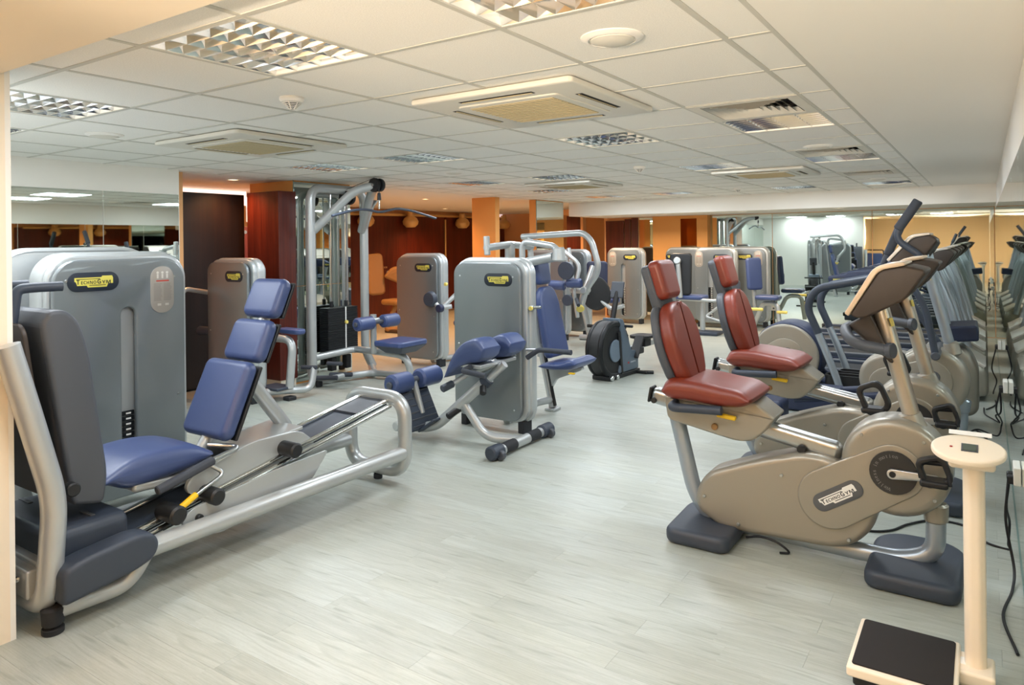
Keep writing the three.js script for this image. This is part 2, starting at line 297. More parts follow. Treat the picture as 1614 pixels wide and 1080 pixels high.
{
  const t = thing('wood_cladding', 'reddish wood cladding on the side of the first mirrored column', 'cladding');
  part(t, 'panel', rbox(0.56, 2.12, 0.24, 0.003, -6.81, 1.145, -5.225, 1), M.redwood); part(t, 'plinth', bx(-7.08, -6.54, 0, 0.085, -5.33, -5.12), M.skirting);
  const d = thing('wood_partition', 'very dark wooden partition beside the left wall mirror', 'partition');
  part(d, 'panel', rbox(0.05, 2.17, 1.1, 0.004, -7.3, 1.11, -4.65, 1), M.darkwood); part(d, 'plinth', bx(-7.315, -7.285, 0, 0.026, -5.15, -4.15), M.dark);
}
{ // corridor: wooden exercise wall, doors, wall patches with glow put in
  const k = thing('wooden_exercise_wall', 'reddish brown wooden cable exercise wall in the orange corridor', 'exercise wall');
  for (const [a, b] of [[-9.2, -10.4], [-10.405, -12.9], [-12.96, -14.2], [-14.205, -15.4]]) part(k, 'panel', rbox(0.06, 2.16, a - b - 0.01, 0.004, XC + 0.05, 1.13, (a + b) / 2, 1), M.redwood);
  part(k, 'divider', rbox(0.03, 2.1, 0.04, 0.01, XC + 0.09, 1.1, -12.93), M.gold);
  part(k, 'top_rail', tube([[XC + 0.12, 2.2, -9.4], [XC + 0.12, 2.23, -12.6], [XC + 0.12, 2.23, -15.2]], 0.03), M.gold);
  for (const z of [-10.2, -11.53, -13.36, -15.1]) { const q = part(k, 'pulley_head', lathe([[0, -0.21], [0.08, -0.2], [0.13, -0.14], [0.14, -0.08], [0.11, -0.01], [0.06, 0.03], [0.06, 0.12], [0.05, 0.13], [0, 0.13]]).scale(1.25, 1.05, 1.25), M.gold, [XC + 0.26, 2.16, z]); part(q, 'swivel', bar([0.11, -0.08, 0.03], [0.15, -0.08, 0.03], 0.02), M.steel); }
  part(k, 'handle_hook', bar([XC + 0.08, 0.98, -11.0], [XC + 0.13, 0.98, -11.0], 0.05), M.white);
  const tx = textTex('K I N E S I S', 256, 32, '#00000000', '#d9b58a', 'bold 24px sans-serif');
  part(k, 'lettering', new THREE.PlaneGeometry(0.5, 0.0625).rotateY(Math.PI / 2), std(0xffffff, 0.6, 0, { map: tx, transparent: true, alphaTest: 0.2 }), [XC + 0.083, 1.1, -10.85]);
  const w = thing('glow_wall_patch', 'white wall strip, lamplight put in as glow, above the dark partition', 'wall panel');
  part(w, 'glow_face', bx(-8.37, -8.345, 2.14, 2.33, -6.0, -4.5), std(0xffffff, 0.6, 0, { emissive: 0xffe0d2, emissiveIntensity: 1.1 }));  // emissive stands in for lamplight on a pale wall
  const w2 = thing('glow_wall_patch', 'pinkish white panel, brightness put in as glow, seen past the plain orange column', 'wall panel');
  part(w2, 'glow_face', bx(XC + 0.005, XC + 0.02, 2.22, 2.335, -15.4, -14.3), std(0xffffff, 0.6, 0, { emissive: 0xffe0e0, emissiveIntensity: 0.6 }));  // panel brightness is put into the emissive colour
  const s = thing('door_sign', 'white sign with dark lettering beside the dark partition', 'sign');
  part(s, 'board', bx(-8.37, -8.35, 1.92, 2.26, -6.5, -6.01), std(0xffffff, 0.6, 0, { emissive: 0xffe6dc, emissiveIntensity: 0.5 })); const le = textTex('E', 64, 64, '#00000000', '#4a2a2a', 'bold 52px sans-serif'); part(s, 'lettering', new THREE.PlaneGeometry(0.1, 0.1).rotateY(Math.PI / 2), std(0xffffff, 0.6, 0, { map: le, transparent: true, alphaTest: 0.3 }), [-8.348, 2.19, -6.08]);  // sign board is brightened by its emissive colour
  const dd = thing('wood_door', 'red wooden door just beyond the dark partition', 'door'); part(dd, 'leaf', rbox(0.04, 1.85, 0.9, 0.004, -8.38, 0.93, -6.3, 1), M.redwood); part(dd, 'knob', bar([-8.36, 1.78, -5.97], [-8.33, 1.78, -5.97], 0.025), M.steel);
}
{ // back wall left of the mirror
  struct('door_1', rbox(0.42, 2.16, 0.05, 0.004, -7.42, 1.08, -13.62, 1), M.redwood);
  const f = thing('door_frame', 'pale orange upright frame beside the red back door', 'frame'); part(f, 'post', [bx(-7.21, -7.15, 0, 2.3, -13.6, -13.45), bx(-7.66, -7.15, 2.18, 2.3, -13.62, -13.5)], M.orangeWall);
  const p = thing('wardrobe_panels', 'row of red wooden sliding panels on the back wall', 'panels');
  for (const [a, b, h] of [[-6.62, -6.2, 2.02], [-6.19, -6.05, 2.05], [-6.04, -5.89, 2.07]]) part(p, 'panel', rbox(b - a - 0.01, h - 0.04, 0.03, 0.003, (a + b) / 2, h / 2 + 0.02, ZB + 0.03, 1), M.redwood);
  const o = thing('column', 'bright orange column on the back wall between mirrors', 'column'); part(o, 'shaft', bx(-5.52, -4.41, 0, 2.08, ZB, ZB + 0.16), M.orange);
  part(o, 'smoked_mirror', rbox(0.32, 2.0, 0.006, 0.001, -4.78, 1.02, ZB + 0.164, 1), M.mirrorSmoke);
}

// ---------- ceiling fittings ----------
function LAMPS() { return [[1, 0], [-1, 0], [-4, 0], [-6, 0], [-6, 5], [-4, 5], [-1, 5], [1, 5], [-6, 9], [-4, 9], [-1, 9], [1, 9], [-6, 12], [-6, 15], [-4, 15], [-1, 15], [1, 15]]; }
function VENTS() { return [[1, 4], [1, 8], [1, 12]]; }
const tubeGlow = std(0xffffff, 0.5, 0, { emissive: 0xfff3df, emissiveIntensity: LAMP.tube });
{
  const frame = merge([bx(-0.298, 0.298, 0, 0.004, -0.298, -0.284), bx(-0.298, 0.298, 0, 0.004, 0.284, 0.298), bx(-0.298, -0.284, 0, 0.004, -0.298, 0.298), bx(0.284, 0.298, 0, 0.004, -0.298, 0.298)]);
  const housing = merge([bx(-0.29, 0.29, 0.09, 0.1, -0.29, 0.29), bx(-0.29, -0.286, 0, 0.1, -0.29, 0.29), bx(0.286, 0.29, 0, 0.1, -0.29, 0.29), bx(-0.29, 0.29, 0, 0.1, -0.29, -0.286), bx(-0.29, 0.29, 0, 0.1, 0.286, 0.29)]);
  // parabolic blades: wide at the top, knife edge at the bottom
  const vblade = (L, w, h) => ext(shape([[0, 0], [w * 0.2, h * 0.35], [w * 0.5, h], [-w * 0.5, h], [-w * 0.2, h * 0.35]]), L, 0.0003, 1, 2);
  const long = [0, 1, 2, 3, 4].map(k => vblade(0.572, 0.034, 0.048).rotateY(Math.PI / 2).translate(0, 0.002, -0.286 + 0.143 * k));
  const cross = []; for (let k = 1; k < 8; k++) cross.push(vblade(0.572, 0.022, 0.038).translate(-0.286 + 0.0715 * k, 0.002, 0));
  const tubes = [0, 1, 2, 3].map(k => bar([-0.28, 0.068, -0.2145 + 0.143 * k], [0.28, 0.068, -0.2145 + 0.143 * k], 0.013, 0.013, 12));
  const where = ['above the camera, nearest of all', 'left of the nearest ceiling speaker row, large and near', 'near the left wall above the weight tower', 'leftmost, cut by the near wall edge', 'just above the tall lat tower', 'between the smoke detector and the lat tower', 'behind the nearest air conditioner', 'beside the nearest square vent', 'far left, tinted by the corridor light', 'in front of the far left air conditioner', 'in front of the far right air conditioner', 'beside the second square vent', 'by the corridor, glowing orange', 'far left corner before the bulkhead', 'far middle left before the bulkhead', 'far middle right before the bulkhead', 'far right before the bulkhead'];
  LAMPS().forEach(([i, j], n) => {
    const t = thing('ceiling_light', 'square recessed louvre ceiling light ' + where[n], 'ceiling light', [IX(i) + 0.3, H, JZ(j) - 0.3], n % 3 ? Math.PI / 2 : 0, 'louvre ceiling lights');
    part(t, 'frame', frame, M.gridBar); part(t, 'housing', housing, M.white);
    for (const g of long) part(t, 'long_blade', g, M.louvre);
    for (const g of cross) part(t, 'cross_blade', g, M.louvre);
    for (const g of tubes) part(t, 'fluorescent_tube', g, tubeGlow);
    const l = new THREE.RectAreaLight(0xeef6ff, LAMP.office, 0.56, 0.56); l.position.set(0, -0.004, 0); l.rotation.x = -Math.PI / 2; l.name = 'office_light'; t.add(l);
  });
}
{ // cassette air conditioners
  const lab = ['large square cassette air conditioner nearest the middle of ceiling', 'square cassette air conditioner above the leg press and weight tower', 'far square cassette air conditioner above the treadmills', 'far square cassette air conditioner in front of the corridor columns'];
  const body = ext(rrect(0.95, 0.95, 0.03), 0.03, 0.012, 3).rotateX(Math.PI / 2), rim = ext(rrect(0.6, 0.6, 0.03), 0.012, 0.005).rotateX(Math.PI / 2);
  const grille = rbox(0.5, 0.012, 0.5, 0.004), rib = rbox(0.5, 0.004, 0.006, 0.0015, 0, 0, 0, 1), slot = rbox(0.44, 0.012, 0.042, 0.005), flap = rbox(0.42, 0.006, 0.02, 0.002, 0, 0, 0, 1);
  [[0, 3], [-4, 3], [0, 11], [-4, 11]].forEach(([i, j], n) => {
    const t = thing('air_conditioner', lab[n], 'air conditioner', [IX(i), H - 0.015, JZ(j)], 0, 'ceiling cassette units');
    part(t, 'panel', body, M.acWhite); part(t, 'centre_frame', rim, M.acWhite, [0, -0.016, 0]); const g = part(t, 'intake_grille', grille, M.acGrille, [0, -0.02, 0]);
    for (let k = 0; k < 14; k++) part(g, 'rib', rib, M.acGrille, [0, -0.007, -0.23 + k * 0.0354]);
    for (let k = 0; k < 4; k++) { const a = k * Math.PI / 2; const s = part(t, 'air_slot', slot, M.dark, [Math.sin(a) * 0.375, -0.0105, Math.cos(a) * 0.375], [0, a, 0]); part(s, 'flap', flap, M.acGrille, [0, -0.004, -0.008], [0.5, 0, 0]); }
  });
}
{ // square diffusers
  const lab = ['square louvred air vent beside the bright light, nearest of three', 'square louvred air vent, middle one of three along the right', 'square louvred air vent, farthest of three along the right'];
  const ring = (o, w, y) => { const s = rrect(o, o, 0.004); s.holes.push(new THREE.Path(rrect(o - w, o - w, 0.004).getPoints(4).reverse())); return new THREE.ExtrudeGeometry(s, { depth: 0.006, bevelEnabled: false }).rotateX(Math.PI / 2).translate(0, y, 0); };
  // sloped square ring (louvre blade)
  const blade = (o) => new THREE.CylinderGeometry((o - 0.05) / Math.SQRT2, o / Math.SQRT2, 0.03, 4, 1, true).rotateY(Math.PI / 4);
  VENTS().forEach(([i, j], n) => {
    const t = thing('air_vent', lab[n], 'air vent', [IX(i) + 0.3, H, JZ(j) - 0.3], 0, 'square ceiling vents');
    part(t, 'frame', ring(0.59, 0.12, 0.004), M.acWhite); part(t, 'plenum', [bx(-0.26, 0.26, 0.06, 0.07, -0.26, 0.26), bx(-0.26, -0.25, 0, 0.07, -0.26, 0.26), bx(0.25, 0.26, 0, 0.07, -0.26, 0.26), bx(-0.26, 0.26, 0, 0.07, -0.26, -0.25), bx(-0.26, 0.26, 0, 0.07, 0.25, 0.26)], M.dark);
    const bm = M.acWhite.clone(); bm.side = THREE.DoubleSide;
    for (let k = 0; k < 6; k++) part(t, 'blade', blade(0.46 - k * 0.075), bm, [0, 0.013, 0]);
  });
}
{ // round speakers and smoke detectors
  const sp = [[965, 'round ceiling speaker nearest the camera beside the grid bar', -1.119, -2.346], [0, 'round ceiling speaker near the left wall light', -4.82, -2.393], [0, 'round ceiling speaker beside the middle square vent', -1.099, -6.077], [0, 'round ceiling speaker far left near the corridor', -4.614, -5.833], [0, 'round ceiling speaker past the far left air conditioner', -4.658, -9.537], [0, 'round ceiling speaker beyond the farthest square vent', -1.091, -9.884]];
  const rim = lathe([[0, 0.0], [0.115, 0], [0.115, -0.004], [0.1, -0.012], [0.088, -0.014], [0.086, -0.008], [0, -0.008]].map(p => [p[0], p[1]])), gr = lathe([[0, -0.026], [0.05, -0.024], [0.078, -0.015], [0.083, -0.006], [0, -0.006]]);
  for (const [, label, x, z] of sp) { const t = thing('ceiling_speaker', label, 'speaker', [x, H + 0.003, z], 0, 'round ceiling speakers'); part(t, 'rim', rim, M.white); part(t, 'grille', gr, M.acWhite); }
  const sm = [['white smoke detector between the near lights', -2.895, -2.353], ['white smoke detector in the middle of the ceiling', -2.855, -6.58], ['white smoke detector far back near the bulkhead', -2.944, -10.275]];
  const b = lathe([[0, 0], [0.06, 0], [0.062, -0.012], [0.055, -0.024], [0.046, -0.026], [0, -0.026]]), cage = [];
  for (let k = 0; k < 5; k++) cage.push(new THREE.TorusGeometry(0.046 - k * 0.007, 0.0022, 6, 24).rotateX(Math.PI / 2).translate(0, -0.03 - k * 0.0065, 0));
  for (let k = 0; k < 6; k++) { const a = k * Math.PI / 3; cage.push(bar([Math.cos(a) * 0.046, -0.026, Math.sin(a) * 0.046], [Math.cos(a) * 0.014, -0.06, Math.sin(a) * 0.014], 0.003, 0.003, 6)); }
  for (const [label, x, z] of sm) { const t = thing('smoke_detector', label, 'smoke detector', [x, H + 0.003, z], 0, 'smoke detectors'); part(t, 'base', b, M.white); part(t, 'cage', cage.map(g => g.clone()), M.white); part(t, 'sensor', lathe([[0, -0.058], [0.012, -0.055], [0.032, -0.026], [0, -0.026]]), M.dark); }
}
{ // warm downlights
  const dl = [['warm recessed downlight over the dark partition', -6.98, -4.85, 0.35], ['warm recessed downlight beside the first mirrored column', -7.9, -6.3], ['warm recessed downlight in front of the wooden exercise wall', -7.74, -9.0], ['warm recessed downlight past the plain orange column', -7.7, -10.7], ['warm recessed downlight deep in the corridor', -9.2, -8.0], ['warm recessed downlight above the corridor back doors', -7.9, -12.9], ['warm recessed downlight at the far corridor end', -9.6, -11.8], ['warm recessed downlight above the seats of corridor', -9.5, -5.5]];
  const ring = lathe([[0.06, 0], [0.075, 0], [0.075, -0.004], [0.06, -0.007], [0.055, -0.002]]), lens = lathe([[0, -0.003], [0.058, -0.003], [0.058, 0.002], [0, 0.002]]);
  const glow = std(0xffffff, 0.5, 0, { emissive: 0xffd9a0, emissiveIntensity: 4 });
  for (const [label, x, z, f = 1] of dl) {
    const t = thing('downlight', label, 'downlight', [x, H, z], 0, 'warm corridor downlights'); part(t, 'ring', ring, M.white); part(t, 'lamp_lens', lens, glow);
    const l = new THREE.SpotLight(0xffb877, LAMP.downlight * f, 0, 1.25, 0.7); l.position.set(0, -0.02, 0); l.target.position.set(0, -1, 0); l.name = 'warm_spot'; l.shadow.radius = 2.5; t.add(l); t.add(l.target);
  }
  for (const [label, x] of [['small unseen downlight under the bulkhead above the red wooden panels', -6.1], ['small unseen downlight under the bulkhead in front of the orange back column', -4.75], ['small unseen downlight under the bulkhead above the tower by the back mirror', -3.4], ['small unseen downlight under the bulkhead beyond the last treadmill', -1.9]]) {  // unseen downlights, placed to light the back towers and orange column
    const t = thing('downlight', label, 'downlight', [x, 2.08, -12.1], 0, 'unseen bulkhead downlights'); part(t, 'ring', ring, M.white); part(t, 'lamp_lens', lens, glow);
    const l = new THREE.SpotLight(0xffe0bc, LAMP.soffit, 0, 1.3, 0.6); l.position.set(0, -0.02, 0); l.target.position.set(0, -1, -0.15); l.name = 'unseen_soffit_spot'; l.shadow.radius = 3; t.add(l); t.add(l.target);
  }
  // camera bay: unseen warm downlights, placed to warm the near walls and floor
  for (const [label, x, z] of [['unseen warm downlight behind the camera at left', -2.6, 0.6], ['unseen warm downlight behind the camera at right', -0.9, 1.2]]) {
    const t = thing('downlight', label, 'downlight', [x, H, z], 0, 'unseen camera bay downlights'); part(t, 'ring', ring, M.white); part(t, 'lamp_lens', lens, glow);
    const l = new THREE.SpotLight(0xffc88a, LAMP.bay, 0, 1.45, 0.6); l.position.set(0, -0.02, 0); l.target.position.set(0, -1, 0); l.name = 'unseen_bay_spot'; l.shadow.radius = 3; t.add(l); t.add(l.target);
  }
}

// ---------- weight towers ----------
// local frame: front faces +z, centred on x, base at y = 0; placed with yaw a at p
function tower(t, p, a, o = {}) {
  const w = o.w ?? 0.78, h = o.h ?? 1.47, d = o.d ?? 0.19, y0 = 0.07, put = g => g.rotateY(a).translate(p[0] - t.position.x, 0, p[1] - t.position.z);
  const P = (name, g, m, parent = t) => part(parent, name, put(Array.isArray(g) ? merge(g) : g), m);
  const cy = (y0 + h) / 2, R = o.r ?? 0.14, fw = w - 0.085, off = o.off ?? -0.012, fr = [], zf = d / 2;
  P('casing', [ext(rrect(w, h - y0, R), d - 0.09, 0.03, 4, 10).translate(0, cy, -0.03), ext(rrect(w - 0.03, h - y0 - 0.03, R - 0.01), 0.05, 0.015, 3, 10).translate(0, cy, zf - 0.06)], M.shieldRim);
  const back = P('rear_panel', ext(rrect(w - 0.05, h - y0 - 0.05, R - 0.02), 0.03, 0.012, 3).translate(0, cy, -zf + 0.012), M.shield);
  const s = rrect(fw, h - y0 - 0.075, R - 0.03);
  if (o.slot) { const q = rrect(0.088, 1.0, 0.043).getPoints(6).reverse().map(v => new THREE.Vector2(v.x + (o.slotX ?? 0.03), v.y + (o.slotY ?? 0.66) - cy)); s.holes.push(new THREE.Path(q)); }
  const f = P('front_panel', ext(s, 0.032, 0.01, 3, 10).translate(off, cy - 0.004, zf - 0.006), M.shield);
  const zz = zf + 0.0095, lx = o.logoX ?? 0.12, ly = o.logoY ?? 1.285;
  const b = P('badge', badgeGeo(0.285, 0.11).translate(off + lx, ly, zz + 0.002), badgeYellow, f);
  const scr = []; for (const [x, y] of [[-fw / 2 + 0.07, h - 0.16], [fw / 2 - 0.07, h - 0.16], [-fw / 2 + 0.05, 0.72], [fw / 2 - 0.05, 0.66], [fw / 2 - 0.07, 0.2]]) P('screw', bar([off + x, y, zz - 0.003], [off + x, y, zz + 0.003], 0.009, 0.008, 10), M.steel, f);
  if (o.info !== undefined) { const g = ext(rrect(0.15, 0.29, 0.07), 0.006, 0.002, 2, 8), q = g.attributes.position, uv = g.attributes.uv; for (let i = 0; i < q.count; i++) uv.setXY(i, q.getX(i) / 0.15 + 0.5, q.getY(i) / 0.29 + 0.5); P('instruction_plate', g.translate(off + o.info, o.infoY ?? 1.25, zz + 0.002), infoMat, f); }
  if (o.slot) {
    const sx = off + (o.slotX ?? 0.03);
    P('slot_lining', [bx(sx - 0.06, sx + 0.06, 0.12, 1.22, zf - 0.12, zf - 0.11)], M.slot);
    const top = o.stack ?? 0.6, n = Math.round((top - 0.16) / 0.032);
    const st = P('weight_stack', bx(sx - 0.048, sx + 0.048, 0.14, 0.16, zf - 0.1, zf - 0.03), M.plate);
    for (let k = 0; k < n; k++) P('weight_plate', [rbox(0.094, 0.029, 0.07, 0.004, sx, 0.176 + k * 0.032, zf - 0.062, 1)], M.plate, st);
    for (let k = 0; k < n; k++) P('weight_number', bx(sx - 0.004, sx + 0.026, 0.17 + k * 0.032, 0.18 + k * 0.032, zf - 0.028, zf - 0.0265), M.whiteCard, st);
    P('guide_rod', [bar([sx - 0.02, 0.5, zf - 0.07], [sx - 0.02, 1.14, zf - 0.07], 0.009), bar([sx + 0.02, 0.9, zf - 0.09], [sx + 0.02, 1.14, zf - 0.09], 0.005)], M.plasticBlue);
  }
  for (const x of [-w / 2 + 0.09, w / 2 - 0.09]) P('foot', [rbox(0.06, 0.1, 0.07, 0.008, x, 0.05, zf - 0.07), rbox(0.06, 0.1, 0.07, 0.008, x, 0.05, -zf + 0.06)], M.rubber);
  return f;
}
const knob = (t, a, b, r, mat = M.plasticBlue) => wp(t, 'end_cap', bar(a, b, r), mat);

{ // chest press right of centre: tower faces +z, seat behind faces +x
  const t = thing('chest_press', 'grey chest press with blue seat and high silver arms, behind the back bench', 'gym machine', [-3.45, 0, -5.3]);
  tower(t, [-3.53, -4.995], 0, { logoX: 0.13 });
  wp(t, 'range_lever', [bar([-3.15, 1.05, -5.0], [-3.06, 1.06, -5.0], 0.013), bar([-3.15, 1.05, -4.98], [-3.12, 1.05, -4.98], 0.022)], M.steel); wp(t, 'lever_tip', bar([-3.13, 1.05, -4.965], [-3.13, 1.05, -4.945], 0.018), M.yellowPale);
  // seat frame
  wp(t, 'seat_frame', [tube([[-3.52, 0.02, -5.15], [-3.5, 0.1, -5.6], [-3.44, 0.1, -5.8]], 0.035), rbox(0.1, 0.025, 0.14, 0.006, -3.43, 0.013, -5.8), tube([[-3.43, 0.03, -5.8], [-3.56, 0.62, -5.8]], 0.038, 0.05, false, 12, 0.8)], M.silver);
  wp(t, 'rail_cover', [tube([[-3.395, 0.05, -5.785], [-3.515, 0.6, -5.785]], 0.016)], M.black);
  wp(t, 'seat_bracket', ext(rshape([[-3.5, 0.28], [-3.44, 0.2], [-3.38, 0.3], [-3.1, 0.41], [-3.1, 0.44], [-3.42, 0.42], [-3.46, 0.46]], 0.02), 0.05, 0.004).translate(0, 0, -5.8), M.silver);
  wp(t, 'seat', cushion([[-3.48, 0.44], [-3.42, 0.475], [-3.25, 0.49], [-3.12, 0.53], [-3.05, 0.5]], [[-3.48, 0.44], [-3.42, 0.42], [-3.25, 0.42], [-3.12, 0.435], [-3.05, 0.48]], 0.42).translate(0, 0, -5.8), M.blue);
  wp(t, 'seat_lever', rbox(0.06, 0.015, 0.03, 0.005, -3.12, 0.405, -5.62), M.yellow);
  const bk = ext(rshape([[-0.19, -0.33], [0.19, -0.33], [0.17, 0.2], [0.11, 0.34], [-0.11, 0.34], [-0.17, 0.2]], 0.06), 0.085, 0.036, 5);
  wp(t, 'backrest', mv(bk, [-3.44, 0.84, -5.8], [0, Math.PI / 2, 0.2]), M.blue);
  wp(t, 'headrest', mv(pad(0.24, 0.24, 0.08, 0.05), [-3.54, 1.31, -5.8], [0, Math.PI / 2, 0.17]), M.blue);
  wp(t, 'back_support', [tube([[-3.56, 0.5, -5.8], [-3.66, 1.5, -5.8]], 0.03), bar([-3.9, 1.36, -5.8], [-3.9, 1.6, -5.8], 0.05), bar([-3.9, 1.36, -5.8], [-3.9, 0.9, -5.7], 0.04)], M.silver);
  wp(t, 'cross_beam', [tube([[-3.9, 1.55, -5.4], [-3.9, 1.58, -5.8], [-3.9, 1.55, -6.2]], 0.035), bar([-3.9, 1.48, -5.42], [-3.91, 1.66, -5.42], 0.03), bar([-3.9, 1.48, -6.18], [-3.91, 1.66, -6.18], 0.03)], M.silver);
  { const z = -6.18, a = wp(t, 'press_arm', [tube([[-4.0, 1.655, z], [-3.28, 1.685, z], [-3.19, 1.6, z], [-3.11, 1.32, z], [-3.28, 1.12, z - 0.03], [-3.33, 0.96, z - 0.03]], 0.031, [0.1, 0.1, 0.1, 0.09]), bar([-3.28, 1.12, z - 0.08], [-3.28, 1.12, z + 0.03], 0.036)], M.silver); sub(a, t, 'handle', bar([-3.37, 1.03, z], [-3.28, 0.98, z + 0.12], 0.018), M.grip); sub(a, t, 'handle_cap', bar([-3.35, 0.965, z - 0.03], [-3.32, 0.93, z + 0.01], 0.028, 0.042), M.yellowPale); }
  wp(t, 'inner_arm', tube([[-3.64, 1.2, -5.62], [-3.64, 1.61, -5.62], [-3.29, 1.56, -5.62], [-3.24, 1.5, -5.62], [-3.24, 1.42, -5.62]], 0.03, [0.09, 0.05, 0.04]), M.silver);
  wp(t, 'hub', [bar([-3.24, 1.55, -5.62], [-3.24, 1.42, -5.62], 0.055, 0.065), tube([[-3.64, 1.4, -5.62], [-3.3, 1.46, -5.62]], 0.045)], M.silver);
}
{ // tower left of centre with side knobs
  const t = thing('weight_tower', 'grey weight tower with dark round knob, in front of the orange corridor', 'gym machine', [-6.1, 0, -7.1]);
  tower(t, [-6.17, -7.095], 0, { logoX: 0.12 });
  wp(t, 'side_bracket', [tube([[-5.85, 0.9, -6.9], [-5.72, 0.78, -6.9], [-5.6, 0.8, -7.0]], 0.03), tube([[-5.72, 0.78, -6.95], [-5.6, 0.95, -7.1]], 0.03)], M.silver);
  wp(t, 'counterweight', bar([-5.85, 0.89, -6.9], [-5.85, 0.89, -6.84], 0.105, 0.09), M.plasticBlue); wp(t, 'pivot_cap', bar([-5.7, 0.78, -6.92], [-5.7, 0.78, -6.85], 0.05), M.blueDark);
  wp(t, 'pin', bar([-5.66, 1.08, -6.98], [-5.66, 1.08, -6.94], 0.022), M.yellowPale);
  wp(t, 'headrest', mv(pad(0.24, 0.24, 0.08, 0.05), [-5.8, 1.1, -7.7], [0, 0.6, 0]), M.blue); wp(t, 'seat', pad(0.4, 0.4, 0.08, 0.08).rotateX(Math.PI / 2).translate(-5.9, 0.5, -7.8), M.blue); wp(t, 'rear_post', [bar([-5.85, 0.05, -7.85], [-5.82, 1.05, -7.75], 0.04), tube([[-6.1, 0.05, -7.2], [-6.0, 0.05, -7.9], [-5.6, 0.05, -7.9]], 0.04)], M.silver);
}
{ // tower by the dark partition with curved seat tube
  const t = thing('weight_tower', 'grey weight tower standing by the dark wooden partition', 'gym machine', [-6.3, 0, -4.6]);
  tower(t, [-6.44, -4.5], 0, { w: 0.76, logoX: 0.12 });
  wp(t, 'armrest', mv(pad(0.34, 0.12, 0.06, 0.05), [-6.02, 0.7, -4.86], [Math.PI / 2, 0, 0]), M.blue);
  wp(t, 'seat_tube', [tube([[-6.25, 0.62, -4.8], [-5.97, 0.62, -4.83], [-5.97, 0.12, -4.78]], 0.042, 0.17), tube([[-6.15, 0.1, -4.55], [-5.97, 0.1, -4.78], [-5.9, 0.08, -5.0], [-5.92, 0.3, -5.06]], 0.036, 0.1)], M.silver);
  wp(t, 'foot_plate', rbox(0.3, 0.03, 0.22, 0.01, -6.1, 0.13, -4.72), M.plasticBlue);
  wp(t, 'foot', rbox(0.1, 0.04, 0.1, 0.01, -5.97, 0.02, -4.78), M.rubber);
  for (const z of [-4.9, -5.2]) wp(t, 'foot_grip', [bar([-6.05 - (z + 4.9) * 0.2, 0.3, z - 0.1], [-5.88 - (z + 4.9) * 0.2, 0.3, z - 0.16], 0.022)], M.grip);
  wp(t, 'lever_arm', tube([[-6.95, 1.1, -4.5], [-6.92, 1.16, -4.2], [-6.8, 0.98, -4.1]], 0.026, 0.09), M.silver); wp(t, 'lever_grip', bar([-7.0, 1.05, -4.15], [-6.78, 0.97, -4.1], 0.02), M.grip);
  wp(t, 'side_knob', bar([-6.95, 0.7, -4.4], [-6.75, 0.7, -4.45], 0.05, 0.04), M.plasticBlue);
}
{ // pair of towers behind the chest press
  const t = thing('arm_machine', 'silver machine with two blue rollers and round black discs behind the chest press', 'gym machine', [-5.8, 0, -9.9]);
  tower(t, [-5.96, -9.99], 0, { logoX: -0.1, logoY: 1.0 });
  wp(t, 'arm_frame', [tube([[-5.58, 0.93, -9.35], [-5.58, 1.34, -9.35], [-5.4, 1.5, -9.4], [-5.05, 1.25, -9.4], [-5.06, 1.02, -9.3]], 0.032, 0.12), tube([[-5.3, 1.5, -9.5], [-5.16, 0.8, -9.4], [-5.16, 0.45, -9.5]], 0.032)], M.silver);
  wp(t, 'roller', bar([-5.52, 0.95, -9.28], [-5.27, 0.93, -9.32], 0.072), M.blue); wp(t, 'roller', bar([-5.22, 0.98, -9.28], [-4.99, 0.98, -9.32], 0.072), M.blue);
  wp(t, 'disc', bar([-5.18, 1.17, -9.22], [-5.18, 1.17, -9.17], 0.135), M.plasticBlue); wp(t, 'disc', bar([-5.16, 0.73, -9.22], [-5.16, 0.73, -9.17], 0.085), M.plasticBlue);
  const u = thing('leg_machine', 'silver machine with large black cam disc beside the rowing machine', 'gym machine', [-5.3, 0, -10.5]);
  tower(u, [-5.9, -10.6], 0, { logoX: -0.1, logoY: 1.0 });
  wp(u, 'cam_disc', mv(ext(shape([[-0.2, -0.05], [-0.1, 0.2], [0.06, 0.24], [0.2, 0.1], [0.22, -0.12], [0.05, -0.26], [-0.12, -0.22]], true), 0.06, 0.015), [-4.9, 0.82, -9.6], [0, 0.25, 0]), M.black);
  wp(u, 'frame', [bar([-5.3, 0.86, -9.55], [-4.98, 0.84, -9.55], 0.05), tube([[-5.3, 0.05, -10.3], [-5.15, 0.05, -9.9], [-5.25, 0.7, -9.8], [-5.2, 1.2, -10.1]], 0.045, 0.08), tube([[-5.5, 0.045, -10.2], [-4.8, 0.045, -10.2]], 0.045), tube([[-4.85, 0.72, -9.62], [-4.65, 0.58, -9.62], [-4.45, 0.64, -9.62]], 0.03)], M.silver);
  wp(u, 'backrest', mv(pad(0.34, 0.6, 0.09, 0.06), [-5.18, 0.98, -10.2], [-0.12, 0.3, 0]), M.blueDark); for (const y of [0.68, 0.8]) wp(u, 'thigh_pad', rbox(0.26, 0.08, 0.2, 0.035, -4.85, y, -10.0), M.blue);
  wp(u, 'foot_rail', [tube([[-5.1, 0.3, -9.7], [-4.5, 0.3, -9.8]], 0.025)], M.black);
}
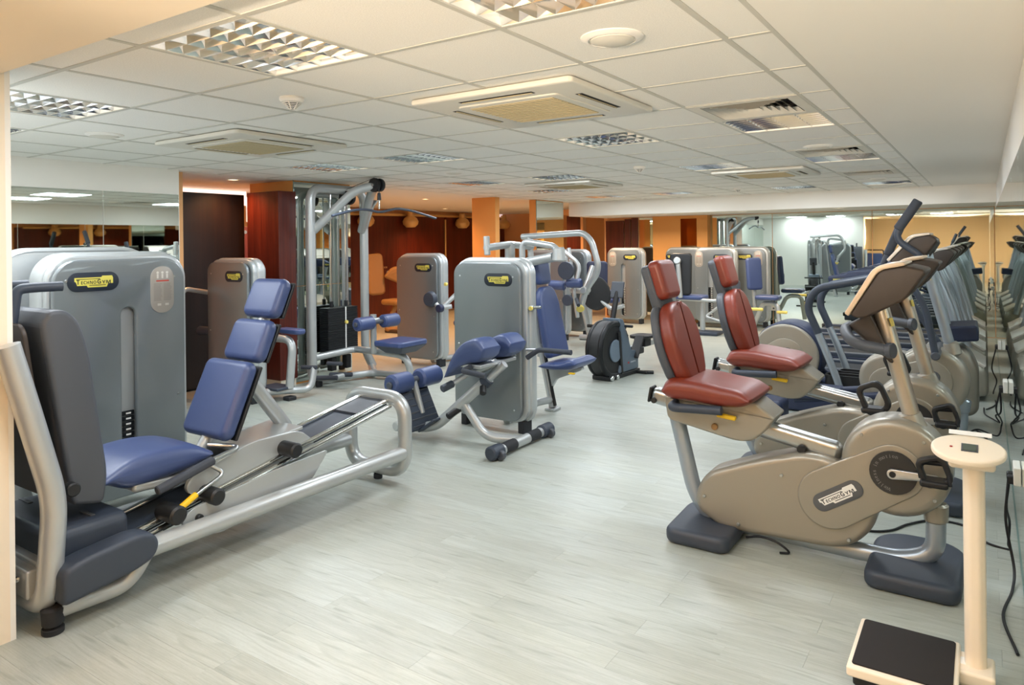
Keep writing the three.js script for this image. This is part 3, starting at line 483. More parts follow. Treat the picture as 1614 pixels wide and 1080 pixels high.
// far towers: label, x, z, group of options, seat side
function farMachine(label, x, z, o, seat) {
  const t = thing('weight_tower', label, 'gym machine', [x, 0, z]); tower(t, [x, z], 0, o);
  if (seat) seat(t); return t;
}
farMachine('pinkish grey weight tower with slot, left of the red recline seats', -5.81, -12.7, { slot: true, slotX: -0.01, info: -0.23, logoX: 0.14, stack: 0.7 });
farMachine('grey weight tower with slot between the two red seat backs', -4.09, -12.83, { slot: true, slotX: -0.06, info: -0.27, logoX: 0.14, stack: 0.75 }, t => {
  wp(t, 'backrest', [mv(pad(0.38, 0.72, 0.08, 0.06), [-4.35, 1.02, -11.72], [-0.1, 0.1, 0])], M.black); wp(t, 'back_post', [bar([-4.32, 0.62, -11.62], [-4.37, 1.25, -11.64], 0.04), bar([-4.38, 1.24, -11.66], [-4.37, 1.26, -11.6], 0.06)], M.silver);
  wp(t, 'seat', pad(0.5, 0.4, 0.08, 0.08).rotateX(Math.PI / 2).translate(-4.2, 0.62, -11.85), M.blue); wp(t, 'knee_pad', [mv(pad(0.32, 0.26, 0.06, 0.06), [-3.55, 0.8, -11.9], [0, 0.3, 0])], M.plastic);
  wp(t, 'frame', [tube([[-4.4, 0.6, -11.7], [-3.75, 0.58, -11.7], [-3.6, 0.62, -11.8]], 0.03), bar([-4.0, 0.06, -11.8], [-4.0, 0.6, -11.8], 0.045), tube([[-3.6, 0.75, -11.9], [-3.7, 0.5, -11.85], [-3.95, 0.3, -11.8], [-3.5, 0.2, -11.7]], 0.025), tube([[-3.55, 0.12, -11.8], [-3.4, 0.42, -11.8], [-3.15, 0.46, -11.8]], 0.02)], M.silver);
  wp(t, 'foot_base', rbox(0.5, 0.06, 0.35, 0.02, -3.95, 0.03, -11.8), M.plasticBlue); wp(t, 'hand_lever', bar([-3.3, 0.46, -11.8], [-3.0, 0.46, -11.8], 0.025), M.yellowPale);
});
farMachine('grey weight tower close to the bright orange back column', -4.8, -13.2, { slot: true, slotX: -0.09, logoX: -0.2, stack: 0.6 });
farMachine('grey weight tower at the edge of the wide back mirror', -3.62, -13.22, { info: 0.22, logoX: -0.02 }, t => {
  wp(t, 'backrest', mv(pad(0.3, 0.56, 0.08, 0.05), [-3.35, 1.0, -12.6], [-0.08, 0.9, 0]), M.blue); wp(t, 'seat', pad(0.4, 0.36, 0.08, 0.08).rotateX(Math.PI / 2).translate(-3.1, 0.6, -12.55), M.blue); wp(t, 'frame', [tube([[-3.4, 0.05, -12.7], [-3.2, 0.5, -12.6], [-2.95, 0.5, -12.55], [-2.9, 0.05, -12.5]], 0.04, 0.1), bar([-3.35, 0.4, -12.65], [-3.38, 1.0, -12.62], 0.035)], M.silver); wp(t, 'hand_lever', bar([-2.95, 0.36, -12.5], [-2.78, 0.36, -12.5], 0.025), M.yellowPale);
});
solo('floor_plate', 'small dark metal outlet plate set in the floor beside the chest press', 'floor outlet', rbox(0.16, 0.006, 0.1, 0.002), M.black, [-5.05, 0.003, -8.9]);

// ---------- leg press, foreground left ----------
{
  const t = thing('leg_press', 'large grey leg press with blue seat and tall weight tower, foreground left', 'gym machine', [-3.6, 0, -2.3]);
  // weight tower at the far side, facing +x
  tower(t, [-4.42, -2.24], Math.PI / 2, { w: 0.86, h: 1.57, d: 0.24, slot: true, slotX: 0.03, info: 0.24, infoY: 1.33, logoX: -0.17, logoY: 1.4, slotY: 0.74, r: 0.17, stack: 0.6 });
  wp(t, 'tower_rear_arch', ext((() => { const s = rrect(1.02, 1.52, 0.24); s.holes.push(new THREE.Path(rrect(0.9, 1.4, 0.2).getPoints(8).reverse())); return s; })(), 0.1, 0.04, 4).rotateY(Math.PI / 2).translate(-4.72, 0.84, -2.16), M.silver);
  const R = 0.046;
  // end loop
  wp(t, 'end_loop', tube([[-3.21, 0.08, -3.5], [-3.21, 0.57, -3.5], [-3.72, 0.57, -3.5], [-3.72, 0.08, -3.5]], R, 0.15, true, 18), M.silver);
  // long base tubes
  wp(t, 'base_tube', tube([[-3.21, 0.215, -1.66], [-3.21, 0.215, -3.47]], R, 0.1, false, 18), M.silver);
  wp(t, 'base_tube', tube([[-3.72, 0.21, -1.66], [-3.72, 0.235, -3.47]], R, 0.1, false, 18), M.silver);
  // front uprights: lean towards the camera above knee height
  for (const x of [-3.24, -3.92]) wp(t, 'front_upright', tube([[x === -3.24 ? -3.6 : -3.6, 0.115, -1.36], [x, 0.115, -1.36], [x, 0.55, -1.39], [x, 0.95, -1.29], [x - 0.01, 1.21, -1.225]], R + 0.003, [0.12, 0.1, 0.2]), M.silver);
  wp(t, 'lower_tube', tube([[-3.24, 0.09, -1.4], [-3.23, 0.085, -1.68], [-3.21, 0.2, -1.75]], R * 0.9, 0.07), M.silver);
  wp(t, 'web_plate', ext(rshape([[-3.24, 0.3], [-3.24, 0.52], [-3.3, 0.4], [-3.44, 0.33], [-3.5, 0.3]], 0.01), 0.012, 0.003).translate(0, 0, -1.42), M.silver);
  for (const [x, z] of [[-3.235, -1.375], [-3.9, -1.36]]) wp(t, 'foot', [bar([x, 0.0, z], [x, 0.025, z], 0.042), bar([x, 0.03, z], [x, 0.11, z], 0.04, 0.044)], M.rubber);
  wp(t, 'foot', bar([-3.46, 0, -3.5], [-3.46, 0.035, -3.5], 0.03), M.rubber);
  // pivot box between the uprights
  wp(t, 'pivot_box', [rbox(0.5, 0.12, 0.05, 0.01, -3.55, 0.2, -1.33), rbox(0.46, 0.05, 0.2, 0.01, -3.55, 0.25, -1.45)], M.silver);
  for (const x of [-3.5, -3.42, -3.36]) wp(t, 'bolt', bar([x, 0.22, -1.3], [x, 0.23, -1.24], 0.014), M.chrome);
  // ribbed step and side roller
  wp(t, 'step_cover', ext(rshape([[-3.93, 0.2], [-3.3, 0.2], [-3.3, 0.385], [-3.93, 0.385]], 0.05), 0.34, 0.03, 4).translate(0, 0, -1.56), M.plasticBlue);
  for (let k = 0; k < 4; k++) wp(t, 'tread_rib', rbox(0.11, 0.006, 0.022, 0.003, -3.84 + k * 0.14, 0.387, -1.52 - (k % 2) * 0.08, 1), M.plastic);
  wp(t, 'side_cover', ext(rshape([[-1.37, 0.125], [-1.37, 0.265], [-1.44, 0.295], [-1.7, 0.32], [-1.78, 0.29], [-1.78, 0.2], [-1.7, 0.165]], [0.03, 0.03, 0.04, 0.05, 0.05, 0.05, 0.05]), 0.13, 0.022, 4).rotateY(-Math.PI / 2).translate(-3.2, 0, 0), M.plasticBlue);
  // foot platform: thick padded slab
  const pl = ext(rshape([[0.0, 0.0], [0.13, -0.03], [0.15, 0.1], [0.065, 0.74], [0.0, 0.86], [-0.09, 0.86], [-0.12, 0.8], [-0.02, 0.1]], [0.02, 0.03, 0.05, 0.15, 0.1, 0.02, 0.02, 0.05]), 0.6, 0.02, 3, 10).rotateY(Math.PI / 2);
  wp(t, 'foot_platform', pl.translate(-3.62, 0.47, -1.5), M.plastic);
  wp(t, 'platform_back', ext(rrect(0.52, 0.76, 0.06), 0.02, 0.006).rotateX(0.12).translate(-3.62, 0.9, -1.375), M.brownPlastic);
  wp(t, 'platform_pin', bar([-3.3, 0.56, -1.47], [-3.25, 0.56, -1.47], 0.03), M.black);
  // top grips
  for (const x of [-3.52, -3.86]) wp(t, 'top_grip', tube([[x + 0.02, 1.2, -1.33], [x + 0.02, 1.42, -1.36], [x + 0.03, 1.425, -1.42], [x + 0.05, 1.425, -1.53]], 0.022, 0.07), M.plasticBlue);
  // inclined chrome rails with the dark belt between
  const rail = (x, dy) => bar([x, 0.2 + dy, -1.62], [x, 0.52 + dy, -3.46], 0.016);
  wp(t, 'chrome_rail', [rail(-3.3, 0.0), rail(-3.335, 0.03)], M.chrome); wp(t, 'chrome_rail', [rail(-3.62, 0), rail(-3.59, 0.03)], M.chrome);
  wp(t, 'rail_bed', [mv(box(0.24, 0.02, 1.88), [-3.46, 0.37, -2.54], [0.172, 0, 0])], M.plasticBlue); wp(t, 'rail_end_plate', [mv(box(0.22, 0.012, 0.28), [-3.46, 0.53, -3.36], [0.172, 0, 0])], M.plastic);
  wp(t, 'drive_belt', [mv(box(0.04, 0.01, 1.6), [-3.4, 0.375, -2.6], [0.172, 0, 0]), mv(box(0.03, 0.01, 1.6), [-3.5, 0.375, -2.6], [0.172, 0, 0])], M.black);
  // carriage
  const side = ext(rshape([[-2.02, 0.36], [-2.05, 0.44], [-2.42, 0.53], [-2.74, 0.52], [-2.86, 0.42], [-2.78, 0.27], [-2.6, 0.24], [-2.2, 0.3]], 0.05), 0.025, 0.006, 3);
  for (const x of [-3.345, -3.64]) wp(t, 'carriage_plate', side.clone().rotateY(-Math.PI / 2).translate(x, 0, 0), M.silver);
  wp(t, 'carriage_top', mv(rbox(0.3, 0.02, 0.42, 0.006), [-3.49, 0.505, -2.56], [0.1, 0, 0]), M.silver);
  wp(t, 'lower_plate', ext(rshape([[-1.95, 0.22], [-2.0, 0.3], [-2.5, 0.36], [-2.9, 0.38], [-2.75, 0.22], [-2.6, 0.17], [-2.15, 0.13]], 0.04), 0.012, 0.003).rotateY(-Math.PI / 2).translate(-3.27, 0, 0), M.silver);
  for (const [y, z, r] of [[0.445, -2.62, 0.042], [0.335, -2.13, 0.042], [0.31, -1.92, 0.045]]) wp(t, 'roller_stop', bar([-3.36, y, z], [-3.21, y, z], r), M.black);
  wp(t, 'roller_stop', bar([-3.75, 0.46, -2.6], [-3.6, 0.46, -2.6], 0.042), M.black);
  wp(t, 'small_knob', [bar([-3.3, 0.25, -2.05], [-3.24, 0.25, -2.05], 0.018), bar([-3.3, 0.19, -1.95], [-3.22, 0.19, -1.95], 0.03)], M.black);
  // seat and three back pads
  wp(t, 'seat', cushion([[-1.57, 0.512], [-1.66, 0.562], [-1.78, 0.605], [-1.95, 0.612], [-2.1, 0.585], [-2.2, 0.53]], [[-1.57, 0.5], [-1.66, 0.5], [-1.74, 0.46], [-1.92, 0.455], [-2.1, 0.475], [-2.2, 0.51]], 0.42).rotateY(-Math.PI / 2).translate(-3.54, 0, 0), M.blue);
  wp(t, 'seat_pan', mv(rbox(0.36, 0.05, 0.4, 0.02), [-3.54, 0.435, -1.98], [-0.1, 0, 0]), M.silver);
  const tilt = 0.42, bp = (y, z, h, w) => mv(pad(w, h, 0.085, 0.05), [-3.54, y, z], [-tilt, 0, 0]);
  wp(t, 'back_pad', bp(0.755, -2.36, 0.43, 0.4), M.blue); wp(t, 'shoulder_pad', bp(1.05, -2.56, 0.25, 0.33), M.blue); wp(t, 'head_pad', bp(1.285, -2.68, 0.24, 0.3), M.blue);
  wp(t, 'pad_backing', [mv(rbox(0.38, 0.41, 0.02, 0.008), [-3.54, 0.735, -2.415], [-tilt, 0, 0]), mv(rbox(0.3, 0.23, 0.02, 0.008), [-3.54, 1.035, -2.612], [-tilt, 0, 0]), mv(rbox(0.28, 0.22, 0.02, 0.008), [-3.54, 1.27, -2.73], [-tilt, 0, 0])], M.black);
  wp(t, 'back_post', [tube([[-3.54, 0.5, -2.24], [-3.54, 0.75, -2.43], [-3.54, 1.35, -2.76]], 0.032, 0.08, false, 12), tube([[-3.54, 0.5, -2.8], [-3.54, 0.86, -2.52]], 0.042)], M.silver);
  // hand grip and yellow release lever
  wp(t, 'hand_grip', bar([-3.3, 0.43, -1.86], [-3.3, 0.5, -2.16], 0.023), M.grip);
  wp(t, 'grip_bracket', tube([[-3.3, 0.5, -2.15], [-3.3, 0.53, -2.32], [-3.44, 0.54, -2.22]], 0.014, 0.05), M.steel);
  wp(t, 'release_rod', tube([[-3.3, 0.48, -2.14], [-3.26, 0.43, -2.2], [-3.26, 0.36, -2.02]], 0.011, 0.05), M.steel); wp(t, 'release_lever', bar([-3.26, 0.37, -2.04], [-3.26, 0.315, -1.93], 0.016), M.yellow);
  // handle beside the seat, far side
  wp(t, 'far_hand_grip', bar([-3.79, 0.43, -1.86], [-3.79, 0.5, -2.16], 0.023), M.grip);
}

// ---------- recumbent bikes ----------
const circ = (cx, cy, r) => { const s = new THREE.Shape(); s.absarc(cx, cy, r, 0, Math.PI * 2); return s; };
function capsule2(a, ra, b, rb) { // outline round two circles
  const A = new THREE.Vector2(...a), B = new THREE.Vector2(...b), d = B.clone().sub(A), L = d.length(), th = Math.atan2(d.y, d.x), k = Math.acos((ra - rb) / L), s = new THREE.Shape();
  s.absarc(A.x, A.y, ra, th + k, th - k + Math.PI * 2); s.absarc(B.x, B.y, rb, th - k, th + k); s.closePath(); return s;
}
const hubTex = canvasTex(256, 256, g => {
  g.fillStyle = '#2e2c2a'; g.fillRect(0, 0, 256, 256); g.fillStyle = '#8e8b86'; g.font = '26px serif'; g.textAlign = 'center'; g.textBaseline = 'middle';
  const s = 'Wellness in motion'; for (let i = 0; i < s.length; i++) { const a = Math.PI * (1.42 - i * 0.058) ; g.save(); g.translate(128 + Math.cos(-a + Math.PI * 0.0) * 100, 128 - Math.sin(-a) * -100); g.rotate(Math.PI / 2 - a + Math.PI * 0); g.fillText(s[i], 0, 0); g.restore(); }
});
const hubMat = std(0xffffff, 0.5, 0, { map: hubTex });
function discPrint(r, t) { const g = bar([0, 0, -t], [0, 0, 0], r, r, 32), p = g.attributes.position, uv = g.attributes.uv; for (let i = 0; i < p.count; i++) uv.setXY(i, p.getX(i) / r / 2 + 0.5, p.getY(i) / r / 2 + 0.5); return g; }
function slabFoot(x, z0, z1, w, tip) { // low rounded stabiliser, long axis along z
  return ext(rshape([[x - w / 2, -z0], [x + w / 2, -z0], [x + w / 2 + (tip > 0 ? 0.02 : 0), -z1], [x - w / 2 - (tip < 0 ? 0.02 : 0), -z1]], [0.06, 0.06, 0.16, 0.16]), 0.085, 0.03, 4, 8).rotateX(-Math.PI / 2).translate(0, 0.0425, 0);
}
function crankSet(t, x, y, z, ang) {
  const c = Math.cos(ang), s = Math.sin(ang), a = part(t, 'crank_arm', [ext(capsule2([0, 0], 0.024, [0.17 * c, 0.17 * s], 0.014), 0.018, 0.004)], M.alu, [x, y, z]);
  part(a, 'axle_cap', bar([0, 0, 0], [0, 0, 0.014], 0.014), M.black);
  const p = part(t, 'pedal', [rbox(0.11, 0.03, 0.1, 0.012, 0, 0, 0.06), mv(ext((() => { const q = rrect(0.12, 0.13, 0.03); q.holes.push(new THREE.Path(rrect(0.08, 0.09, 0.02).getPoints(4).reverse())); return q; })(), 0.05, 0.006), [0, 0.05, 0.06], [0, 0, 0.35])], M.black, [x + 0.17 * c, y + 0.17 * s, z]);
  part(p, 'strap', tube([[-0.05, 0.0, 0.02], [-0.06, 0.08, 0.05], [0.05, 0.09, 0.07], [0.06, 0.0, 0.09]], 0.014, 0.03, false, 8, 0.4), M.rubber);
}
function consoleUnit(t, prof, w, zc, trim) {
  const b = part(t, 'console', ext(rshape(prof, 0.025), w, 0.012, 3).translate(0, 0, zc), M.brownPlastic);
  const [p0, p1, p2] = prof; // lower front, upper front, top back
  const out = (a, b2, th) => { const d = new THREE.Vector2(b2[0] - a[0], b2[1] - a[1]).normalize(); return [-d.y * th, d.x * th]; };
  const o1 = out(p0, p1, 0.022), o2 = out(p1, p2, 0.016);
  part(b, 'bezel', ext(rshape([p0, p1, p2, [p2[0] + o2[0], p2[1] + o2[1]], [p1[0] + (o1[0] + o2[0]) * 0.8, p1[1] + (o1[1] + o2[1]) * 0.8], [p0[0] + o1[0], p0[1] + o1[1]]], [0.004, 0.03, 0.004, 0.008, 0.04, 0.008]), w + 0.012, 0.006, 2).translate(0, 0, zc), trim);
  const L = Math.hypot(p1[0] - p0[0], p1[1] - p0[1]), a = Math.atan2(p1[1] - p0[1], p1[0] - p0[0]);
  part(b, 'screen', mv(box(L * 0.6, 0.003, w * 0.6), [(p0[0] + p1[0]) / 2 + o1[0], (p0[1] + p1[1]) / 2 + o1[1], zc], [0, 0, a]), M.screen);
}
function recumbent(label, dz) {
  const t = thing('recumbent_bike', label, 'exercise bike', [-0.85, 0, -3.84 + dz], 0, 'recumbent bikes'), P = (n, g, m, par = t) => { g = Array.isArray(g) ? merge(g) : g; return part(par, n, g.translate(0.85, 0, 0), m); };
  const D = 0.19, zf = D / 2;
  const body = P('lower_housing', ext(shape([[-1.325, 0.19], [-1.305, 0.27], [-1.25, 0.345], [-1.167, 0.388], [-0.906, 0.487], [-0.743, 0.526], [-0.607, 0.505], [-0.5, 0.42], [-0.437, 0.3], [-0.46, 0.21], [-0.536, 0.122], [-0.631, 0.082], [-0.808, 0.07], [-1.093, 0.062], [-1.194, 0.07], [-1.265, 0.105], [-1.31, 0.14]], true), D, 0.035, 5).translate(0, 0, 0), M.champagne);
  const wh = P('wheel_housing', ext(circ(-0.36, 0.521, 0.232), D + 0.02, 0.045, 6, 28).translate(0, 0, 0), M.champagne);
  P('side_cover', ext(capsule2([-0.645, 0.325], 0.145, [-0.365, 0.505], 0.128), 0.02, 0.007, 3, 20).translate(0, 0, zf + 0.008), M.champagne, wh);
  P('hub_disc', discPrint(0.1, 0.012).translate(-0.365, 0.505, zf + 0.03), hubMat, wh);
  const bg = badgeGeo(0.25, 0.088); bg.rotateZ(0.57); P('badge', bg.translate(-0.605, 0.35, zf + 0.02), badgeWhite, wh);
  for (const [x, y] of [[-1.27, 0.22], [-0.87, 0.4], [-1.09, 0.105], [-0.56, 0.14], [-0.5, 0.66], [-0.24, 0.66], [-0.2, 0.4]]) P('screw', bar([x, y, zf], [x, y, zf + 0.013], 0.009, 0.008, 10), M.steel, body);
  crankSet(t, -0.365 + 0.85, 0.505, zf + 0.045, 0.05);
  const far = part(t, 'far_pedal', [rbox(0.11, 0.03, 0.1, 0.012), mv(ext((() => { const q = rrect(0.13, 0.16, 0.04); q.holes.push(new THREE.Path(rrect(0.085, 0.11, 0.03).getPoints(4).reverse())); return q; })(), 0.05, 0.006), [0, 0.06, 0], [0, 0, 0.4])], M.black, [-0.48 + 0.85, 0.72, -0.2]);
  // frame
  P('frame_tube', tube([[-1.47, 0.66, 0], [-1.36, 0.2, 0], [-1.27, 0.075, 0], [-0.6, 0.06, 0], [-0.34, 0.06, 0], [-0.205, 0.12, 0], [-0.2, 0.33, 0]], 0.042, [0.12, 0.1, 0.1, 0.12, 0.12]), M.silverBlue);
  P('collar', bar([-0.2, 0.27, 0], [-0.205, 0.36, 0], 0.05, 0.056), M.champagne); P('post_collar', bar([-0.285, 0.69, 0], [-0.31, 0.77, 0], 0.06, 0.052), M.champagne);
  P('seat_rail', mv(rbox(1.02, 0.095, 0.085, 0.035, 0, 0, 0, 4), [-1.1, 0.625, 0.0], [0, 0, -0.182]), M.steel);
  P('rail_end_cap', mv(rbox(0.016, 0.09, 0.08, 0.03), [-1.605, 0.718, 0], [0, 0, -0.182]), M.black); P('rail_clamp', [bar([-0.78, 0.535, 0.03], [-0.78, 0.535, 0.065], 0.022), bar([-1.575, 0.69, 0.035], [-1.575, 0.69, 0.055], 0.016)], M.black);
  // seat carrier
  P('seat_carrier', ext(rshape([[-1.49, 0.74], [-1.47, 0.61], [-1.225, 0.565], [-1.05, 0.535], [-0.965, 0.585], [-0.895, 0.685], [-1.0, 0.76]], [0.01, 0.03, 0.1, 0.08, 0.06, 0.01, 0.02]), 0.22, 0.012, 3).translate(0, 0, 0), M.champagne);
  P('carrier_bolt', bar([-1.205, 0.605, 0.105], [-1.205, 0.605, 0.122], 0.017), M.tan); P('release_lever', mv(rbox(0.1, 0.022, 0.03, 0.008), [-1.135, 0.672, 0.135], [0, 0, -0.1]), M.yellow);
  for (const s of [1, -1]) P('armrest', [tube([[-1.42, 0.705, s * 0.1], [-1.42, 0.7, s * 0.2], [-1.14, 0.715, s * 0.2]], 0.024, 0.05)], M.plasticBlue);
  P('seat', cushion([[-1.48, 0.79], [-1.44, 0.85], [-1.31, 0.86], [-1.15, 0.842], [-1.04, 0.825], [-0.98, 0.785]], [[-1.48, 0.775], [-1.44, 0.742], [-1.31, 0.735], [-1.15, 0.725], [-1.04, 0.738], [-0.98, 0.77]], 0.42), M.red);
  // backrest: dark shell with red pads, leaning back
  const lean = 0.27, place = (g, y) => mv(g, [-1.4 - (y - 0.87) * 0.28, y, 0], [0, Math.PI / 2, lean]);
  P('back_shell', place(ext(rshape([[-0.15, -0.22], [0.15, -0.22], [0.22, -0.02], [0.19, 0.15], [0.12, 0.24], [-0.12, 0.24], [-0.19, 0.15], [-0.22, -0.02]], 0.08), 0.05, 0.02, 4).translate(0, 0, -0.035), 1.02), M.plastic);
  P('backrest', [place(ext(rshape([[-0.14, -0.21], [0, -0.215], [0, 0.235], [-0.11, 0.225], [-0.18, 0.15], [-0.215, -0.02]], [0.05, 0.01, 0.01, 0.06, 0.08, 0.12]), 0.09, 0.035, 5).translate(0, 0, 0.025), 1.02), place(ext(rshape([[0, -0.215], [0.14, -0.21], [0.215, -0.02], [0.18, 0.15], [0.11, 0.225], [0, 0.235]], [0.01, 0.05, 0.12, 0.08, 0.06, 0.01]), 0.09, 0.035, 5).translate(0, 0, 0.025), 1.02)], M.red);
  P('headrest', place(ext(rshape([[-0.11, -0.11], [0.11, -0.11], [0.125, 0.115], [-0.125, 0.115]], 0.04), 0.085, 0.035, 5).translate(0, 0, 0.02), 1.37), M.red);
  P('head_shell', place(ext(rshape([[-0.1, -0.17], [0.1, -0.17], [0.13, 0.11], [-0.13, 0.11]], 0.04), 0.06, 0.02, 4).translate(0, 0, -0.03), 1.36), M.plastic);
  P('back_spine', tube([[-1.36, 0.7, 0], [-1.46, 0.85, 0], [-1.56, 1.3, 0]], 0.03, 0.1), M.champagne);
  // post, console, hand bars
  P('post', tube([[-0.29, 0.73, 0], [-0.43, 1.3, 0]], 0.038, 0.1, false, 20, 1.25), M.postAlu);
  consoleUnit(t, [[-0.535, 1.235], [-0.405, 1.452], [-0.3, 1.474], [-0.21, 1.452], [-0.3, 1.318], [-0.475, 1.222]].map(([x, y]) => [x + 0.85, y]), 0.4, 0, M.trimTan);
  P('hand_bar', [tube([[-0.42, 1.12, -0.19], [-0.56, 1.16, -0.1], [-0.57, 1.16, 0.1], [-0.52, 1.11, 0.21], [-0.36, 1.09, 0.24]], 0.026, 0.09), bar([-0.37, 1.09, 0.235], [-0.345, 1.092, 0.245], 0.036)], M.plastic);
  P('bar_shroud', ext(rshape([[-0.56, 1.18], [-0.46, 1.24], [-0.4, 1.1], [-0.36, 1.0], [-0.42, 1.05]], 0.02), 0.16, 0.01), M.brownPlastic);
  P('post_tag', mv(box(0.004, 0.04, 0.02), [-0.37, 1.2, 0.047], [0, -0.6, 0.25]), M.yellowPale);
  // stabilisers
  P('stabiliser', slabFoot(-1.26, 0.29, -0.25, 0.34, -1), M.plasticBlue); P('stabiliser', slabFoot(-0.29, 0.27, -0.3, 0.38, 1), M.plasticBlue);
  return t;
}
recumbent('recumbent exercise bike with red seat, nearest the white scale', 0);
recumbent('recumbent exercise bike with red seat, the farther of the two', -1.16);
{ // cross trainer, third in the row
  const t = thing('cross_trainer', 'silver cross trainer with tall dark bent arms beside the far recumbent bike', 'cross trainer', [-0.4, 0, -6.2]), P = (n, g, m) => wp(t, n, g, m), D = 0.2, z = -6.2;
  P('housing', [ext(shape([[-0.83, 0.5], [-0.8, 0.62], [-0.7, 0.7], [-0.5, 0.72], [-0.3, 0.6], [-0.28, 0.35], [-0.4, 0.2], [-0.6, 0.2], [-0.77, 0.33]], true), D, 0.035, 5).translate(0, 0, z)], M.champagne);
  P('wheel_housing', ext(circ(-0.345, 0.53, 0.25), D + 0.02, 0.045, 6, 28).translate(0, 0, z), M.champagne); P('side_cover', ext(capsule2([-0.62, 0.47], 0.14, [-0.36, 0.53], 0.16), 0.02, 0.007, 3, 20).translate(0, 0, z + D / 2 + 0.008), M.champagne);
  P('badge', badgeGeo(0.24, 0.085).rotateZ(0.22).translate(-0.4, 0.55, z + D / 2 + 0.021), badgeWhite);
  P('frame_tube', [tube([[-0.7, 0.06, z], [-0.35, 0.06, z], [-0.16, 0.12, z], [-0.15, 0.35, z]], 0.042, 0.12), bar([-0.15, 0.3, z], [-0.15, 0.4, z], 0.05, 0.06)], M.silverBlue);
  P('post', [tube([[-0.21, 0.74, z], [-0.4, 1.52, z]], 0.036, 0.1, false, 18, 1.3)], M.silverBlue); P('collar', bar([-0.2, 0.72, z], [-0.22, 0.82, z], 0.06, 0.05), M.champagne);
  P('post_tag', box(0.004, 0.04, 0.02, -0.34, 1.3, z + 0.05), M.yellowPale);
  consoleUnit(t, [[-0.6, 1.42], [-0.44, 1.6], [-0.33, 1.62], [-0.28, 1.58], [-0.36, 1.46], [-0.54, 1.38]].map(([x, y]) => [x + 0.4, y]), 0.42, 0, M.trim);
  const na = P('moving_arm', tube([[-0.3, 0.75, z + 0.3], [-0.36, 1.1, z + 0.3], [-0.47, 1.3, z + 0.3], [-0.37, 1.4, z + 0.3], [-0.39, 1.47, z + 0.3], [-0.56, 1.6, z + 0.3], [-0.4, 1.86, z + 0.3]], 0.024, [0.1, 0.1, 0.05, 0.04, 0.09]), M.plasticBlue); sub(na, t, 'arm_grip', bar([-0.53, 1.66, z + 0.3], [-0.395, 1.87, z + 0.3], 0.034), M.grip);
  const fa = P('moving_arm', tube([[-0.3, 0.75, z - 0.3], [-0.5, 1.1, z - 0.3], [-0.72, 1.32, z - 0.3], [-0.58, 1.65, z - 0.3]], 0.024, 0.1), M.plasticBlue); sub(fa, t, 'arm_grip', bar([-0.66, 1.46, z - 0.3], [-0.57, 1.68, z - 0.3], 0.034), M.grip);
  P('arm_pivot', bar([-0.3, 0.75, z - 0.33], [-0.3, 0.75, z + 0.33], 0.03), M.plastic);
  for (const s of [1, -1]) P('pedal_bar', [bar([-0.34, 0.45, z + s * 0.16], [-1.3, 0.3, z + s * 0.16], 0.028), rbox(0.34, 0.05, 0.15, 0.02, -1.15, 0.35, z + s * 0.16)], M.navy); P('rear_base', [rbox(0.7, 0.08, 0.4, 0.03, -1.25, 0.04, z), rbox(0.2, 0.2, 0.3, 0.05, -1.5, 0.16, z), bar([-0.7, 0.06, z], [-1.2, 0.05, z], 0.04)], M.navy);
  P('stabiliser', slabFoot(-0.24, 0.27, -0.27, 0.34, 1).translate(0, 0, z), M.plasticBlue); P('stabiliser', slabFoot(-0.85, 0.27, -0.27, 0.3, -1).translate(0, 0, z), M.plasticBlue);
}
